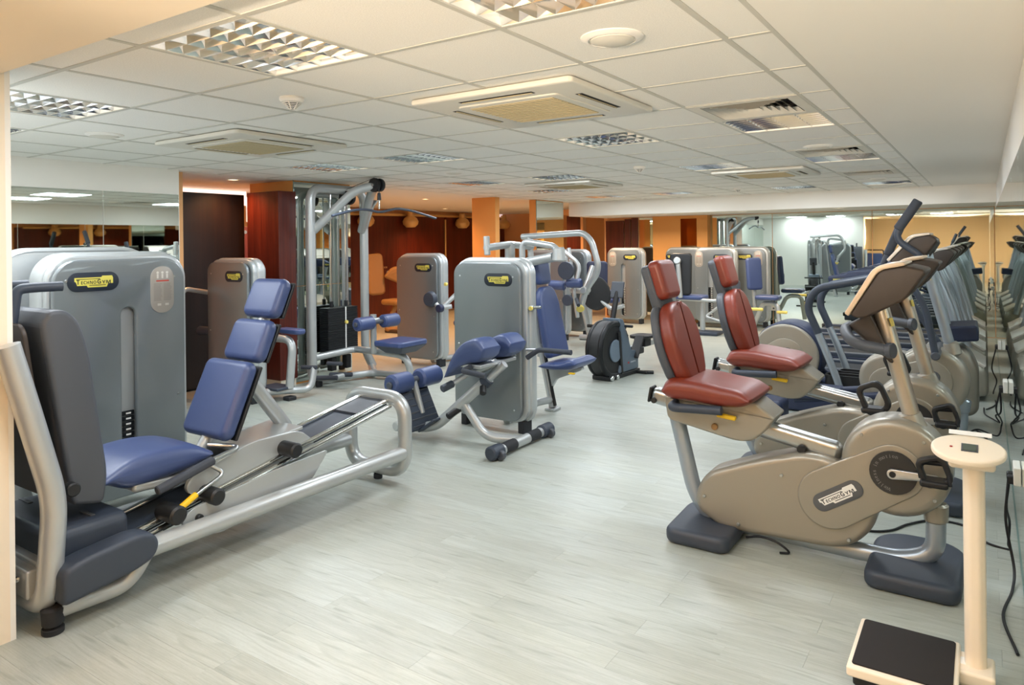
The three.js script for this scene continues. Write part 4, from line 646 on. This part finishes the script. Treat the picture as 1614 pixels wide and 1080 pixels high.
{ // step trainer
  const z = -7.15, t = thing('step_trainer', 'step trainer with big round silver disc and curved dark handrails', 'step trainer', [-1.0, 0, z]), P = (n, g, m) => wp(t, n, g, m);
  P('drum', [ext(circ(-1.56, 0.51, 0.31), 0.36, 0.03, 4, 32).translate(0, 0, z)], M.navy);
  for (const s of [1, -1]) { const d = P('drum_cover', ext(circ(-1.57, 0.5, 0.3), 0.04, 0.018, 4, 32).translate(0, 0, z + s * 0.19), M.champagne); sub(d, t, 'cover_ridge', [ext(capsule2([-1.75, 0.46], 0.1, [-1.57, 0.5], 0.17), 0.012, 0.005, 3, 20).translate(0, 0, z + s * 0.213)], M.champagne); sub(d, t, 'badge', badgeGeo(0.25, 0.09).rotateY(s < 0 ? Math.PI : 0).rotateZ(0.12).translate(-1.62, 0.53, z + s * 0.222), badgeWhite); }
  P('base_beam', [ext(rshape([[-1.9, 0.01], [-0.2, 0.01], [-0.2, 0.12], [-1.15, 0.14], [-1.6, 0.2], [-1.9, 0.18]], 0.03), 0.5, 0.02).translate(0, 0, z)], M.navy);
  for (const [zz, x] of [[z + 0.13, -1.05], [z - 0.13, -0.98]]) { const p = P('pedal_tray', (() => { const s = rrect(0.36, 0.16, 0.06), o = rrect(0.33, 0.13, 0.05); s.holes.push(new THREE.Path(o.getPoints(6).reverse())); return [new THREE.ExtrudeGeometry(s, { depth: 0.1, bevelEnabled: false }).rotateX(-Math.PI / 2).translate(x, 0.26, zz), ext(rrect(0.35, 0.15, 0.05), 0.02, 0.004).rotateX(Math.PI / 2).translate(x, 0.27, zz)]; })(), M.black); sub(p, t, 'link_arm', bar([x + 0.1, 0.27, zz], [-0.35, 0.42, zz * 1], 0.03), M.silverBlue); sub(p, t, 'rear_link', bar([x - 0.12, 0.27, zz], [-1.5, 0.4, zz], 0.028), M.navy); }
  for (const s of [1, -1]) {
    const zz = z + s * 0.28, h = P('handrail', [tube([[-1.05, 0.15, zz], [-1.15, 0.46, zz], [-1.27, 0.76, zz]], 0.032, 0.2)], M.silverBlue);
    sub(h, t, 'rail_grip', [tube([[-1.26, 0.74, zz], [-1.36, 0.98, zz], [-1.28, 1.15, zz], [-0.98, 1.21, zz], [-0.7, 1.27, z + s * 0.2]], 0.034, [0.14, 0.14, 0.2])], M.plasticBlue);
  }
  P('front_housing', [ext(rshape([[-0.5, 0.1], [-0.05, 0.1], [-0.05, 0.55], [-0.18, 0.72], [-0.42, 0.72], [-0.52, 0.4]], 0.1), 0.34, 0.05, 4).translate(0, 0, z)], M.champagne); P('link_box', mv(rbox(0.22, 0.13, 0.5, 0.02), [-0.16, 0.8, z], [0, 0, 0.1]), M.navy);
  P('post', tube([[-0.25, 0.7, z], [-0.42, 1.5, z]], 0.036, 0.1, false, 18, 1.4), M.silverBlue);
  consoleUnit(t, [[-0.64, 1.38], [-0.5, 1.58], [-0.38, 1.6], [-0.32, 1.56], [-0.4, 1.42], [-0.58, 1.34]].map(([x, y]) => [x + 1.0, y]), 0.44, 0, M.trim);
}
// ---------- treadmills ----------
function treadmill(label, z) {
  const t = thing('treadmill', label, 'treadmill', [-1.1, 0, z], 0, 'treadmills along the right wall'), P = (n, g, m) => part(t, n, Array.isArray(g) ? merge(g) : g, m);
  P('deck', [rbox(1.9, 0.1, 0.74, 0.02, -0.15, 0.12, 0)], M.navy); P('belt', rbox(1.7, 0.012, 0.5, 0.004, -0.2, 0.176, 0), M.rubber);
  for (const s of [1, -1]) { P('side_rail', rbox(1.86, 0.05, 0.11, 0.015, -0.17, 0.185, s * 0.315), M.plasticBlue); P('rail_end', rbox(0.05, 0.07, 0.12, 0.015, -1.1, 0.18, s * 0.315), M.black); P('foot', rbox(0.08, 0.07, 0.08, 0.01, -0.95, 0.035, s * 0.3), M.rubber); }
  P('motor_hood', [ext(shape([[0.62, 0.1], [0.66, 0.22], [0.78, 0.38], [0.95, 0.42], [1.08, 0.34], [1.12, 0.15], [1.1, 0.06], [0.7, 0.06]], true), 0.76, 0.08, 5)], M.champagne); P('hood_trim', ext(shape([[0.68, 0.27], [0.78, 0.4], [0.95, 0.44], [1.1, 0.35], [1.08, 0.33], [0.95, 0.42], [0.79, 0.38]], false), 0.7, 0.004), M.trim);
  for (const s of [1, -1]) P('upright', tube([[0.95, 0.3, s * 0.36], [0.78, 1.0, s * 0.38], [0.66, 1.28, s * 0.38]], 0.042, 0.15), M.silverBlue);
  for (const s of [1, -1]) { const g = P('side_handrail', ext(rshape([[-0.28, 1.1], [0.5, 1.13], [0.68, 1.2], [0.68, 1.32], [0.4, 1.3], [-0.1, 1.26], [-0.12, 1.23], [-0.3, 1.2]], 0.03), 0.07, 0.02, 3).translate(0, 0, s * 0.38), M.navy); part(g, 'badge', badgeGeo(0.16, 0.055).rotateY(s < 0 ? Math.PI : 0).translate(-0.18, 1.16, s * 0.419), badgeYellow); }
  consoleUnit(t, [[0.5, 1.28], [0.7, 1.46], [0.8, 1.48], [0.86, 1.44], [0.76, 1.28], [0.58, 1.22]], 0.78, 0, M.trim);
  return t;
}
treadmill('treadmill with long navy handrail, nearest the step trainer', -8.55); treadmill('treadmill, second beyond the step trainer', -9.75); treadmill('treadmill, third beyond the step trainer', -10.95); treadmill('treadmill farthest from the camera, next to the back mirror', -12.15);
// ---------- rowing machine ----------
{
  const t = thing('rowing_machine', 'rowing machine with large black flywheel in the middle of the floor', 'rowing machine', [-3.66, 0, -7.46]), yaw = Math.PI / 2 - 0.08, P = (n, g, m) => part(t, n, (Array.isArray(g) ? merge(g) : g).rotateY(yaw), m);
  // local x runs along the rail; flywheel at the origin end
  P('flywheel_cage', [bar([-0.12, 0.345, -0.0], [-0.12, 0.345, 0.001], 0.01), ext(circ(0, 0.345, 0.325), 0.19, 0.035, 4, 32)], M.black);
  P('flywheel_rim', [new THREE.TorusGeometry(0.3, 0.035, 10, 40).translate(0, 0.345, 0.08), new THREE.TorusGeometry(0.3, 0.035, 10, 40).translate(0, 0.345, -0.08)], M.plate);
  P('hub_cover', ext(circ(0.0, 0.33, 0.13), 0.02, 0.008, 3, 24).translate(0, 0, 0.105), std(0x6d7d8c, 0.45, 0.2));
  P('front_body', ext(rshape([[0.05, 0.06], [0.52, 0.06], [0.52, 0.27], [0.36, 0.3], [0.24, 0.52], [0.17, 0.68], [0.08, 0.7], [0.14, 0.42], [0.12, 0.2]], 0.02), 0.24, 0.015), std(0x5d6b78, 0.45, 0.2)); P('body_strut', mv(rbox(0.045, 0.5, 0.25, 0.01), [0.1, 0.3, 0], [0, 0, 0.12]), M.black);
  const lt = textTex('CONCEPT II', 256, 48, '#5d6b78', '#d8dde2', 'bold 34px sans-serif'); P('lettering', new THREE.PlaneGeometry(0.17, 0.032).translate(0.38, 0.16, 0.1215), std(0xffffff, 0.5, 0, { map: lt })); P('red_mark', box(0.03, 0.02, 0.001, 0.27, 0.16, 0.1212), M.red2);
  P('base_rail', rbox(0.72, 0.05, 0.24, 0.01, 0.2, 0.03, 0), M.black); P('front_foot', [rbox(0.06, 0.03, 0.5, 0.01, 0.5, 0.02, 0), bar([0.5, 0.02, 0.2], [0.56, 0.02, 0.3], 0.02)], M.black); P('wheel', bar([-0.12, 0.03, 0.1], [-0.12, 0.03, 0.14], 0.03), M.chrome); P('wheel', bar([0, 0.03, 0.1], [0, 0.03, 0.14], 0.03), M.chrome);
  P('handle', [bar([0.2, 0.6, -0.22], [0.2, 0.6, 0.22], 0.017)], M.black); P('handle_holder', bar([0.1, 0.6, 0], [0.2, 0.6, 0], 0.02), M.tan);
  P('foot_stretcher', [mv(rbox(0.03, 0.3, 0.12, 0.012), [0.5, 0.32, 0.11], [0, 0, -0.6]), mv(rbox(0.03, 0.3, 0.12, 0.012), [0.5, 0.32, -0.11], [0, 0, -0.6]), rbox(0.12, 0.08, 0.3, 0.02, 0.56, 0.27, 0)], M.black);
  P('monorail', [mv(rbox(1.4, 0.07, 0.05, 0.01), [1.15, 0.3, 0], [0, 0, 0.03])], M.alu); P('seat', [ext(rrect(0.3, 0.26, 0.08), 0.04, 0.012).rotateX(Math.PI / 2).translate(0.85, 0.4, 0), rbox(0.16, 0.1, 0.16, 0.01, 0.85, 0.33, 0)], M.black); P('rear_leg', [rbox(0.05, 0.3, 0.05, 0.01, 1.78, 0.16, 0), rbox(0.06, 0.03, 0.44, 0.01, 1.78, 0.015, 0)], M.black);
  P('monitor_arm', [tube([[0.1, 0.62, 0], [0.16, 0.8, 0], [0.24, 1.0, 0]], 0.022, 0.05, false, 10, 1.6)], M.black); P('monitor', mv(rbox(0.03, 0.2, 0.17, 0.015), [0.24, 1.02, 0], [0, 0, -0.25]), M.plastic);
}
// ---------- weighing scale ----------
{
  const t = thing('weighing_scale', 'white column scale with black platform in the right foreground', 'scale', [-0.2, 0, -2.95]), P = (n, g, m) => wp(t, n, g, m);
  P('platform', ext(rrect(0.335, 0.385, 0.012), 0.035, 0.008, 3).rotateX(Math.PI / 2).translate(-0.255, 0.073, -2.915), M.ivory); P('mat', ext(rrect(0.305, 0.345, 0.012), 0.006, 0.002, 2).rotateX(Math.PI / 2).translate(-0.255, 0.093, -2.92), std(0x211c1b, 0.85));
  P('under_frame', rbox(0.3, 0.04, 0.34, 0.01, -0.255, 0.036, -2.915), M.black); for (const [x, z] of [[-0.38, -2.78], [-0.13, -2.78], [-0.38, -3.06], [-0.13, -3.06]]) P('foot', bar([x, 0, z], [x, 0.025, z], 0.02), M.black);
  P('column_base', [rbox(0.115, 0.05, 0.15, 0.012, -0.04, 0.055, -3.0), rbox(0.1, 0.03, 0.13, 0.01, -0.04, 0.017, -3.0)], M.ivory); P('label', box(0.03, 0.001, 0.05, -0.085, 0.0805, -3.0), M.whiteCard); P('link', rbox(0.06, 0.03, 0.1, 0.006, -0.09, 0.03, -3.0), M.black);
  P('column', bar([-0.04, 0.07, -3.0], [-0.04, 0.8, -3.0], 0.034, 0.034, 28), M.ivory);
  P('head_bracket', [rbox(0.14, 0.035, 0.09, 0.014, -0.045, 0.805, -2.97), ext(rrect(0.17, 0.12, 0.05), 0.015, 0.005).rotateX(Math.PI / 2).translate(-0.05, 0.828, -2.95)], M.ivory);
  P('display_head', mv(ext((() => { const s = new THREE.Shape(); s.absellipse(0, 0, 0.112, 0.105, 0, Math.PI * 2); return s; })(), 0.022, 0.008, 3, 30).rotateX(-Math.PI / 2), [-0.055, 0.855, -2.93], [0.2, 0, 0]), M.ivory);
  P('display_frame', mv(rbox(0.05, 0.002, 0.06, 0.0008), [-0.05, 0.8665, -2.925], [0.2, 0, 0]), M.plastic); P('display', mv(box(0.04, 0.002, 0.048), [-0.05, 0.868, -2.925], [0.2, 0, 0]), M.lcd); P('button', mv(box(0.008, 0.002, 0.008), [-0.105, 0.8655, -2.92], [0.2, 0, 0]), M.red2); P('card', mv(box(0.13, 0.001, 0.022), [-0.05, 0.893, -3.025], [0.5, 0, 0]), M.whiteCard);
}
// ---------- sockets and cables on the right wall ----------
{
  const spots = [[0.5, -8.74, 'white wall socket on the mirror, farthest of three'], [0.5, -6.34, 'white wall socket on the mirror, middle of three'], [0.475, -4.12, 'white wall socket on the mirror nearest the scale']];
  for (const [y, z, label] of spots) { const t = thing('wall_socket', label, 'socket', [XR - 0.023, y, z], 0, 'sockets on the mirror'); part(t, 'box', rbox(0.03, 0.085, 0.15, 0.006), M.socket); part(t, 'plug', rbox(0.03, 0.04, 0.04, 0.008, -0.025, -0.025, -0.03), M.black); part(t, 'plug', rbox(0.03, 0.04, 0.04, 0.008, -0.025, -0.025, 0.03), M.black); }
  { const t = thing('wall_socket', 'white double socket low at the edge of the back mirror', 'socket', [-3.27, 0.33, ZB + 0.018]); part(t, 'plate', rbox(0.15, 0.085, 0.02, 0.004), M.socket); part(t, 'outlet', rbox(0.03, 0.03, 0.004, 0.001, -0.035, 0, 0.011), M.plastic); part(t, 'outlet', rbox(0.03, 0.03, 0.004, 0.001, 0.035, 0, 0.011), M.plastic); }
  const cab = [['black power cable hanging from the nearest socket and curling back to the bike', [[0.085, 0.44, -4.15], [0.075, 0.3, -4.16], [0.09, 0.17, -4.3], [0.085, 0.05, -4.34], [0.09, 0.007, -4.39], [0.0, 0.007, -4.42], [-0.1, 0.007, -4.62], [-0.24, 0.007, -4.63], [-0.37, 0.007, -4.48], [-0.44, 0.007, -4.34], [-0.54, 0.007, -4.27], [-0.75, 0.007, -4.3]]],
    ['second black cable from the nearest socket, running toward the scale', [[0.085, 0.44, -4.09], [0.07, 0.27, -4.07], [0.1, 0.05, -4.02], [0.09, 0.007, -3.9], [0.05, 0.007, -3.6], [0.09, 0.007, -3.3]]],
    ['black cable from the middle socket with a loop on the floor', [[0.085, 0.47, -6.31], [0.06, 0.33, -6.35], [0.09, 0.2, -6.6], [0.1, 0.06, -7.0], [0.07, 0.007, -6.85], [-0.06, 0.007, -7.0], [-0.12, 0.007, -6.75], [-0.05, 0.007, -6.6], [0.0, 0.007, -6.75], [-0.07, 0.007, -6.95], [0.02, 0.007, -6.6], [0.05, 0.007, -6.35]]],
    ['black cable from the middle socket running along the wall', [[0.085, 0.47, -6.37], [0.09, 0.3, -6.42], [0.06, 0.2, -6.7], [0.09, 0.05, -7.15], [0.05, 0.007, -7.45], [-0.01, 0.007, -7.62], [-0.02, 0.007, -7.9]]],
    ['black cable dropping from the farthest socket', [[0.085, 0.46, -8.74], [0.05, 0.25, -8.78], [0.09, 0.1, -8.9], [0.06, 0.007, -8.75], [0.07, 0.007, -8.1], [0.0, 0.007, -7.85]]]];
  for (const [label, pts] of cab) solo('power_cable', label, 'cable', spline(pts, 0.006, false, 8, 8), M.cable, undefined, undefined, 'power cables by the right wall');
  solo('power_cable', 'short black lead lying under the near recumbent bike', 'cable', spline([[-1.06, 0.03, -3.78], [-0.98, 0.06, -3.75], [-0.9, 0.055, -3.74], [-0.85, 0.03, -3.74], [-0.84, 0.01, -3.75], [-0.88, 0.008, -3.73]], 0.006, false, 8), M.cable);
}

// ---------- lat tower ----------
{
  const t = thing('lat_tower', 'tall silver lat pulldown tower with long curved bar by the mirrored column', 'gym machine', [-6.0, 0, -5.8]), P = (n, g, m) => wp(t, n, g, m);
  P('front_frame', tube([[-6.3, 0.12, -5.36], [-6.3, 2.24, -5.36], [-6.3, 2.24, -6.18], [-6.3, 0.3, -6.18], [-6.3, 0.1, -6.3]], 0.052, [0.16, 0.16, 0.2], false, 18), M.silver);
  P('rear_frame', tube([[-6.5, 0.12, -5.5], [-6.5, 2.2, -5.5], [-6.5, 2.2, -6.05], [-6.5, 0.12, -6.05]], 0.04, 0.12), M.silver);
  P('top_arm', [tube([[-6.3, 1.76, -5.4], [-5.85, 2.2, -5.6], [-5.62, 2.24, -5.68]], 0.05, 0.2, false, 16), tube([[-6.3, 1.76, -6.14], [-5.85, 2.2, -5.86], [-5.62, 2.24, -5.72]], 0.05, 0.2, false, 16)], M.silver);
  P('arm_gusset', ext(rshape([[0, 0], [0.12, 0.28], [0.2, 0.36], [0.06, 0.38], [0, 0.3]], 0.01), 0.03, 0.006).translate(-6.26, 1.76, -6.18), M.silver);
  for (const [x, y, z, r] of [[-5.6, 2.25, -5.66, 0.075], [-6.28, 2.15, -5.86, 0.085]]) { const p = P('pulley', [mv(lathe([[0, -0.02], [r, -0.02], [r + 0.004, -0.012], [r - 0.008, 0], [r + 0.004, 0.012], [r, 0.02], [0, 0.02]], 32), [x, y, z], [Math.PI / 2, 0, 0]), mv(lathe([[0, -0.018], [r * 0.95, -0.018], [r, 0], [r * 0.95, 0.018], [0, 0.018]], 32), [x + 0.03, y, z - 0.05], [Math.PI / 2, 0, 0])], M.black); sub(p, t, 'axle', bar([x, y, z - 0.05], [x, y, z + 0.04], 0.016), M.steel); }
  P('cable', [bar([-6.28, 2.24, -5.86], [-5.6, 2.33, -5.66], 0.004, 0.004, 6), bar([-5.53, 2.25, -5.66], [-5.53, 2.1, -5.66], 0.004, 0.004, 6)], M.black); P('cable_stop', bar([-5.53, 2.16, -5.66], [-5.53, 2.08, -5.66], 0.018, 0.022), M.black); P('snap_hook', bar([-5.53, 2.09, -5.66], [-5.53, 1.98, -5.66], 0.01), M.chrome);
  P('lat_bar', tube([[-5.53, 1.89, -4.98], [-5.53, 1.965, -5.3], [-5.53, 1.97, -5.5], [-5.53, 1.945, -5.66], [-5.53, 2.0, -5.95], [-5.53, 1.98, -6.2], [-5.53, 1.9, -6.62]], 0.014, [0.12, 0.08, 0.06, 0.08, 0.12], false, 10), M.plasticBlue);
  // weight stack
  const st = P('weight_stack', bx(-6.46, -6.3, 0.3, 0.34, -6.07, -5.6), M.plate);
  for (let k = 0; k < 20; k++) sub(st, t, 'weight_plate', rbox(0.15, 0.0235, 0.46, 0.003, -6.38, 0.36 + k * 0.0255, -5.835, 1), M.plate);
  sub(st, t, 'selector_strip', bx(-6.304, -6.301, 0.35, 0.86, -5.88, -5.865), M.whiteCard); sub(st, t, 'selector_pin', bar([-6.305, 0.68, -5.872], [-6.275, 0.68, -5.872], 0.02), M.yellowPale);
  for (const z of [-5.72, -5.95]) { P('guide_rod', bar([-6.38, 0.85, z], [-6.38, 2.2, z], 0.011), M.chrome); P('stack_foot', rbox(0.08, 0.16, 0.08, 0.01, -6.38, 0.2, z), M.black); } P('lift_rod', [bar([-6.38, 0.86, -5.83], [-6.38, 1.9, -5.83], 0.006), bar([-6.38, 1.9, -5.83], [-6.38, 2.0, -5.83], 0.016)], M.steel);
  for (const z of [-5.72, -5.95]) P('rod_collar', bar([-6.38, 0.86, z], [-6.38, 0.93, z], 0.022), M.black);
  // base and seat
  P('base_frame', [tube([[-6.3, 0.32, -5.36], [-6.3, 0.34, -6.0], [-5.7, 0.36, -5.9], [-5.38, 0.34, -5.92], [-5.34, 0.06, -5.95]], 0.04, [0.1, 0.15, 0.15]), tube([[-6.3, 0.07, -5.36], [-6.28, 0.06, -5.6], [-6.1, 0.06, -6.1], [-5.3, 0.06, -6.2]], 0.04, 0.1), tube([[-6.3, 0.1, -6.28], [-6.1, 0.06, -6.12]], 0.045)], M.silver);
  P('foot_bar', [tube([[-6.3, 0.1, -5.36], [-6.1, 0.1, -5.42], [-6.06, 0.11, -5.6]], 0.03)], M.silver); for (const z of [-5.3, -5.52]) P('foot_grip', [bar([-6.2, 0.12, z], [-5.98, 0.12, z - 0.14], 0.026)], M.grip);
  P('foot', [bar([-6.24, 0, -5.4], [-6.24, 0.08, -5.4], 0.04)], M.rubber); P('foot', bar([-6.3, 0, -6.3], [-6.3, 0.08, -6.3], 0.04), M.rubber);
  P('seat', ext(rrect(0.42, 0.46, 0.05), 0.06, 0.02, 4).rotateX(Math.PI / 2).translate(-5.42, 0.5, -5.86), M.blue); P('seat_bottom', (() => { const g = new THREE.CylinderGeometry(0.29, 0.17, 0.08, 4, 1).rotateY(Math.PI / 4).translate(-5.42, 0.432, -5.86); return toCreasedNormals(g, 0.3); })(), M.plasticBlue);
  P('thigh_post', [tube([[-5.78, 0.36, -5.8], [-5.78, 0.8, -5.8]], 0.036), bar([-5.76, 0.73, -5.58], [-5.76, 0.73, -6.02], 0.03)], M.silver);
  P('thigh_roller', bar([-5.7, 0.72, -5.46], [-5.7, 0.72, -5.7], 0.075), M.blue); P('thigh_roller', bar([-5.7, 0.72, -5.86], [-5.7, 0.72, -6.1], 0.075), M.blue); P('roller_axle', bar([-5.7, 0.72, -5.44], [-5.7, 0.72, -6.12], 0.025), M.plastic);
}
// ---------- back extension bench ----------
{
  const t = thing('back_extension_bench', 'silver back extension bench with two blue hip pads in front of the chest press', 'exercise bench', [-3.5, 0, -4.5]), P = (n, g, m) => wp(t, n, g, m), Z = x => -4.40 - (x + 3.95) * 0.2;
  const q = (x, y, dz = 0) => [x, y, Z(x) + dz];
  P('main_rail', tube([q(-4.03, 0.1), q(-3.85, 0.085), q(-3.72, 0.12), q(-3.26, 0.53)], 0.042, [0.08, 0.1], false, 16), M.silver); P('telescopic_tube', tube([q(-3.35, 0.45), q(-3.13, 0.65)], 0.033), M.alu); P('clamp_collar', [bar(q(-3.31, 0.485), q(-3.26, 0.53), 0.052)], M.plasticBlue); P('adjust_knob', bar(q(-3.29, 0.47, 0.04), q(-3.26, 0.42, 0.09), 0.026), M.black); P('lock_knob', bar(q(-3.52, 0.27, 0.0), q(-3.56, 0.22, 0.1), 0.028), M.black);
  P('front_leg', tube([q(-3.5, 0.34), q(-3.33, 0.1), q(-3.24, 0.06), [-3.02, 0.055, -4.62]], 0.036, [0.12, 0.06], false, 16), M.silver);
  const b = P('floor_bar', bar([-3.012, 0.052, -4.2], [-3.02, 0.052, -5.03], 0.04), M.silver);
  for (const [a, c] of [[-4.19, -4.33], [-4.9, -5.05]]) { const e = P('bar_end', bar([-3.015, 0.055, a], [-3.015, 0.055, c], 0.053), M.plasticBlue); sub(e, t, 'transport_wheel', bar([-2.965, 0.038, (a + c) / 2 - 0.02], [-2.965, 0.038, (a + c) / 2 + 0.02], 0.036), M.plastic); } for (const [a, c] of [[-4.35, -4.52], [-4.7, -4.86]]) P('rubber_sleeve', bar([-3.015, 0.054, a], [-3.015, 0.054, c], 0.043), M.rubber);
  P('rear_foot', [bar([-4.03, 0.1, -4.28], [-4.03, 0.1, -4.5], 0.04)], M.silver); P('rear_pad', bar([-4.0, 0, -4.36], [-4.0, 0.08, -4.36], 0.03), M.plasticBlue);
  // ribbed foot plate and ankle rollers
  const fp = P('foot_plate', ext(rshape([[-3.98, 0.36], [-3.95, 0.4], [-3.8, 0.1], [-3.83, 0.08], [-3.9, 0.13]], 0.02), 0.34, 0.008).translate(0, 0, -4.42), M.plasticBlue);
  for (let k = 0; k < 6; k++) { const f = k / 5; sub(fp, t, 'rib', rbox(0.012, 0.012, 0.32, 0.004, -3.94 + 0.125 * f, 0.375 - 0.25 * f, -4.42, 1), M.plastic); }
  P('heel_plate', mv(rbox(0.2, 0.02, 0.2, 0.008), [-3.75, 0.13, -4.43], [0, 0, 0.6]), M.plasticBlue);
  P('ankle_roller', bar([-3.95, 0.47, -4.14], [-3.95, 0.47, -4.36], 0.082), M.blue); P('ankle_roller', bar([-3.93, 0.475, -4.45], [-3.93, 0.475, -4.7], 0.08), M.blue); P('roller_axle', bar([-3.95, 0.47, -4.12], [-3.93, 0.47, -4.72], 0.028), M.plastic); P('roller_bracket', bar([-3.94, 0.47, -4.41], [-3.86, 0.2, -4.42], 0.025), M.silver);
  // hip pads
  const prof = () => cushion([[-3.51, 0.55], [-3.44, 0.7], [-3.36, 0.8], [-3.27, 0.858], [-3.18, 0.868], [-3.1, 0.8]], [[-3.5, 0.54], [-3.42, 0.6], [-3.34, 0.645], [-3.27, 0.67], [-3.18, 0.69], [-3.11, 0.74]], 0.24);
  P('hip_pad', prof().translate(-0.02, 0, -4.4), M.blue); P('hip_pad', prof().translate(0.01, 0, -4.72), M.blue);
  P('pad_bracket', [rbox(0.2, 0.03, 0.5, 0.01, -3.28, 0.655, -4.56), tube([q(-3.4, 0.56), q(-3.2, 0.66)], 0.03)], M.silver); P('bracket_end', bar([-3.47, 0.5, -4.34], [-3.5, 0.47, -4.24], 0.03), M.plasticBlue); P('bracket_arm', bar([-3.47, 0.5, -4.34], [-3.4, 0.57, -4.46], 0.02), M.silver);
  P('handle', tube([[-3.25, 0.66, -4.3], [-3.3, 0.63, -4.24], [-3.08, 0.61, -4.24]], 0.021, 0.03), M.grip); P('handle', tube([[-3.1, 0.66, -4.84], [-3.0, 0.73, -4.86], [-2.7, 0.73, -4.86]], 0.021, 0.03), M.grip); P('handle_rod', [bar([-3.12, 0.72, -4.86], [-2.98, 0.73, -4.86], 0.013)], M.alu);
}
// ---------- tan machine in the corridor ----------
{
  const t = thing('tan_exercise_seat', 'tan exercise seat in the orange corridor beside the lat tower', 'gym machine', [-9.0, 0, -9.4]), P = (n, g, m) => wp(t, n, g, m);
  P('backrest', mv(pad(0.3, 0.75, 0.1, 0.08), [-9.15, 1.05, -9.25], [0, 0.8, 0.1]), M.tan); P('hood', ext(rshape([[-0.25, 0], [0.1, -0.15], [0.25, 0], [0.2, 0.2], [-0.1, 0.18]], 0.06), 0.3, 0.05).rotateY(0.7).translate(-8.85, 1.0, -9.5), M.tan); P('seat', pad(0.45, 0.4, 0.1, 0.1).rotateX(Math.PI / 2).translate(-8.85, 0.55, -9.45), M.tan);
  P('leg', tube([[-8.85, 0.5, -9.45], [-8.95, 0.06, -9.3], [-8.5, 0.06, -9.6]], 0.045), M.tan); P('foot', rbox(0.4, 0.06, 0.3, 0.02, -8.8, 0.03, -9.45), M.brownPlastic);
}

// ---------- unseen lamps behind the camera, placed to brighten the ceiling ----------
for (const [x, z, tx, label] of [[-0.7, 2.5, -0.06, 'unseen lamp on a stand behind the camera at right, lighting the ceiling'], [-2.5, 2.3, -0.75, 'unseen lamp on a stand behind the camera at left, lighting the ceiling']]) {
  const t = thing('unseen_bounce_lamp', label, 'lamp', [x, 0, z], 0, 'unseen lamps'), d = V(tx, 0.37, -1).normalize(), q = new THREE.Quaternion().setFromUnitVectors(V(0, 1, 0), d), at = V(0, 1.32, 0);
  part(t, 'stand', [bar([0, 0.4, 0], [0, 1.26, 0], 0.014), ...[0, 1, 2].map(k => bar([0, 0.5, 0], [Math.cos(k * 2.1) * 0.4, 0.01, Math.sin(k * 2.1) * 0.4], 0.01))], M.black);
  const h = part(t, 'reflector', lathe([[0.03, -0.16], [0.06, -0.15], [0.07, -0.08], [0.12, 0.06], [0.118, 0.06], [0.065, -0.075], [0.02, -0.1]]), M.alu); h.position.copy(at); h.quaternion.copy(q);
  const g = part(t, 'lamp_bulb', new THREE.SphereGeometry(0.03, 16, 12), std(0xffffff, 0.5, 0, { emissive: 0xffe2bd, emissiveIntensity: 3 })); g.position.copy(at);
  const l = new THREE.SpotLight(0xffe9cf, LAMP.unseen, 0, 0.42, 0.5); l.position.copy(at).addScaledVector(d, 0.08); l.target.position.copy(at).add(d.multiplyScalar(3)); l.name = 'bounce_spot'; l.shadow.radius = 5; t.add(l); t.add(l.target);
}
// ---------- camera bay, seen in the back mirror ----------
{
  const t = thing('mat_stand', 'dark stand with blue exercise mats, reflected in the back mirror', 'mat stand', [-3.1, 0, -0.55]), P = (n, g, m) => part(t, n, Array.isArray(g) ? merge(g) : g, m);
  P('frame', [tube([[-0.3, 0.03, 0], [-0.3, 1.2, 0], [0.3, 1.2, 0], [0.3, 0.03, 0]], 0.02, 0.06), rbox(0.7, 0.04, 0.4, 0.01, 0, 0.02, 0)], M.black);
  for (let k = 0; k < 4; k++) P('mat', ext(rrect(0.5, 0.95, 0.06), 0.03, 0.01, 3).translate(0.02, 0.62, -0.12 + k * 0.06), M.blue);
}

scene.traverse(o => { if (o.isMesh) { o.castShadow = true; o.receiveShadow = true; } });
renderer.render(scene, camera);
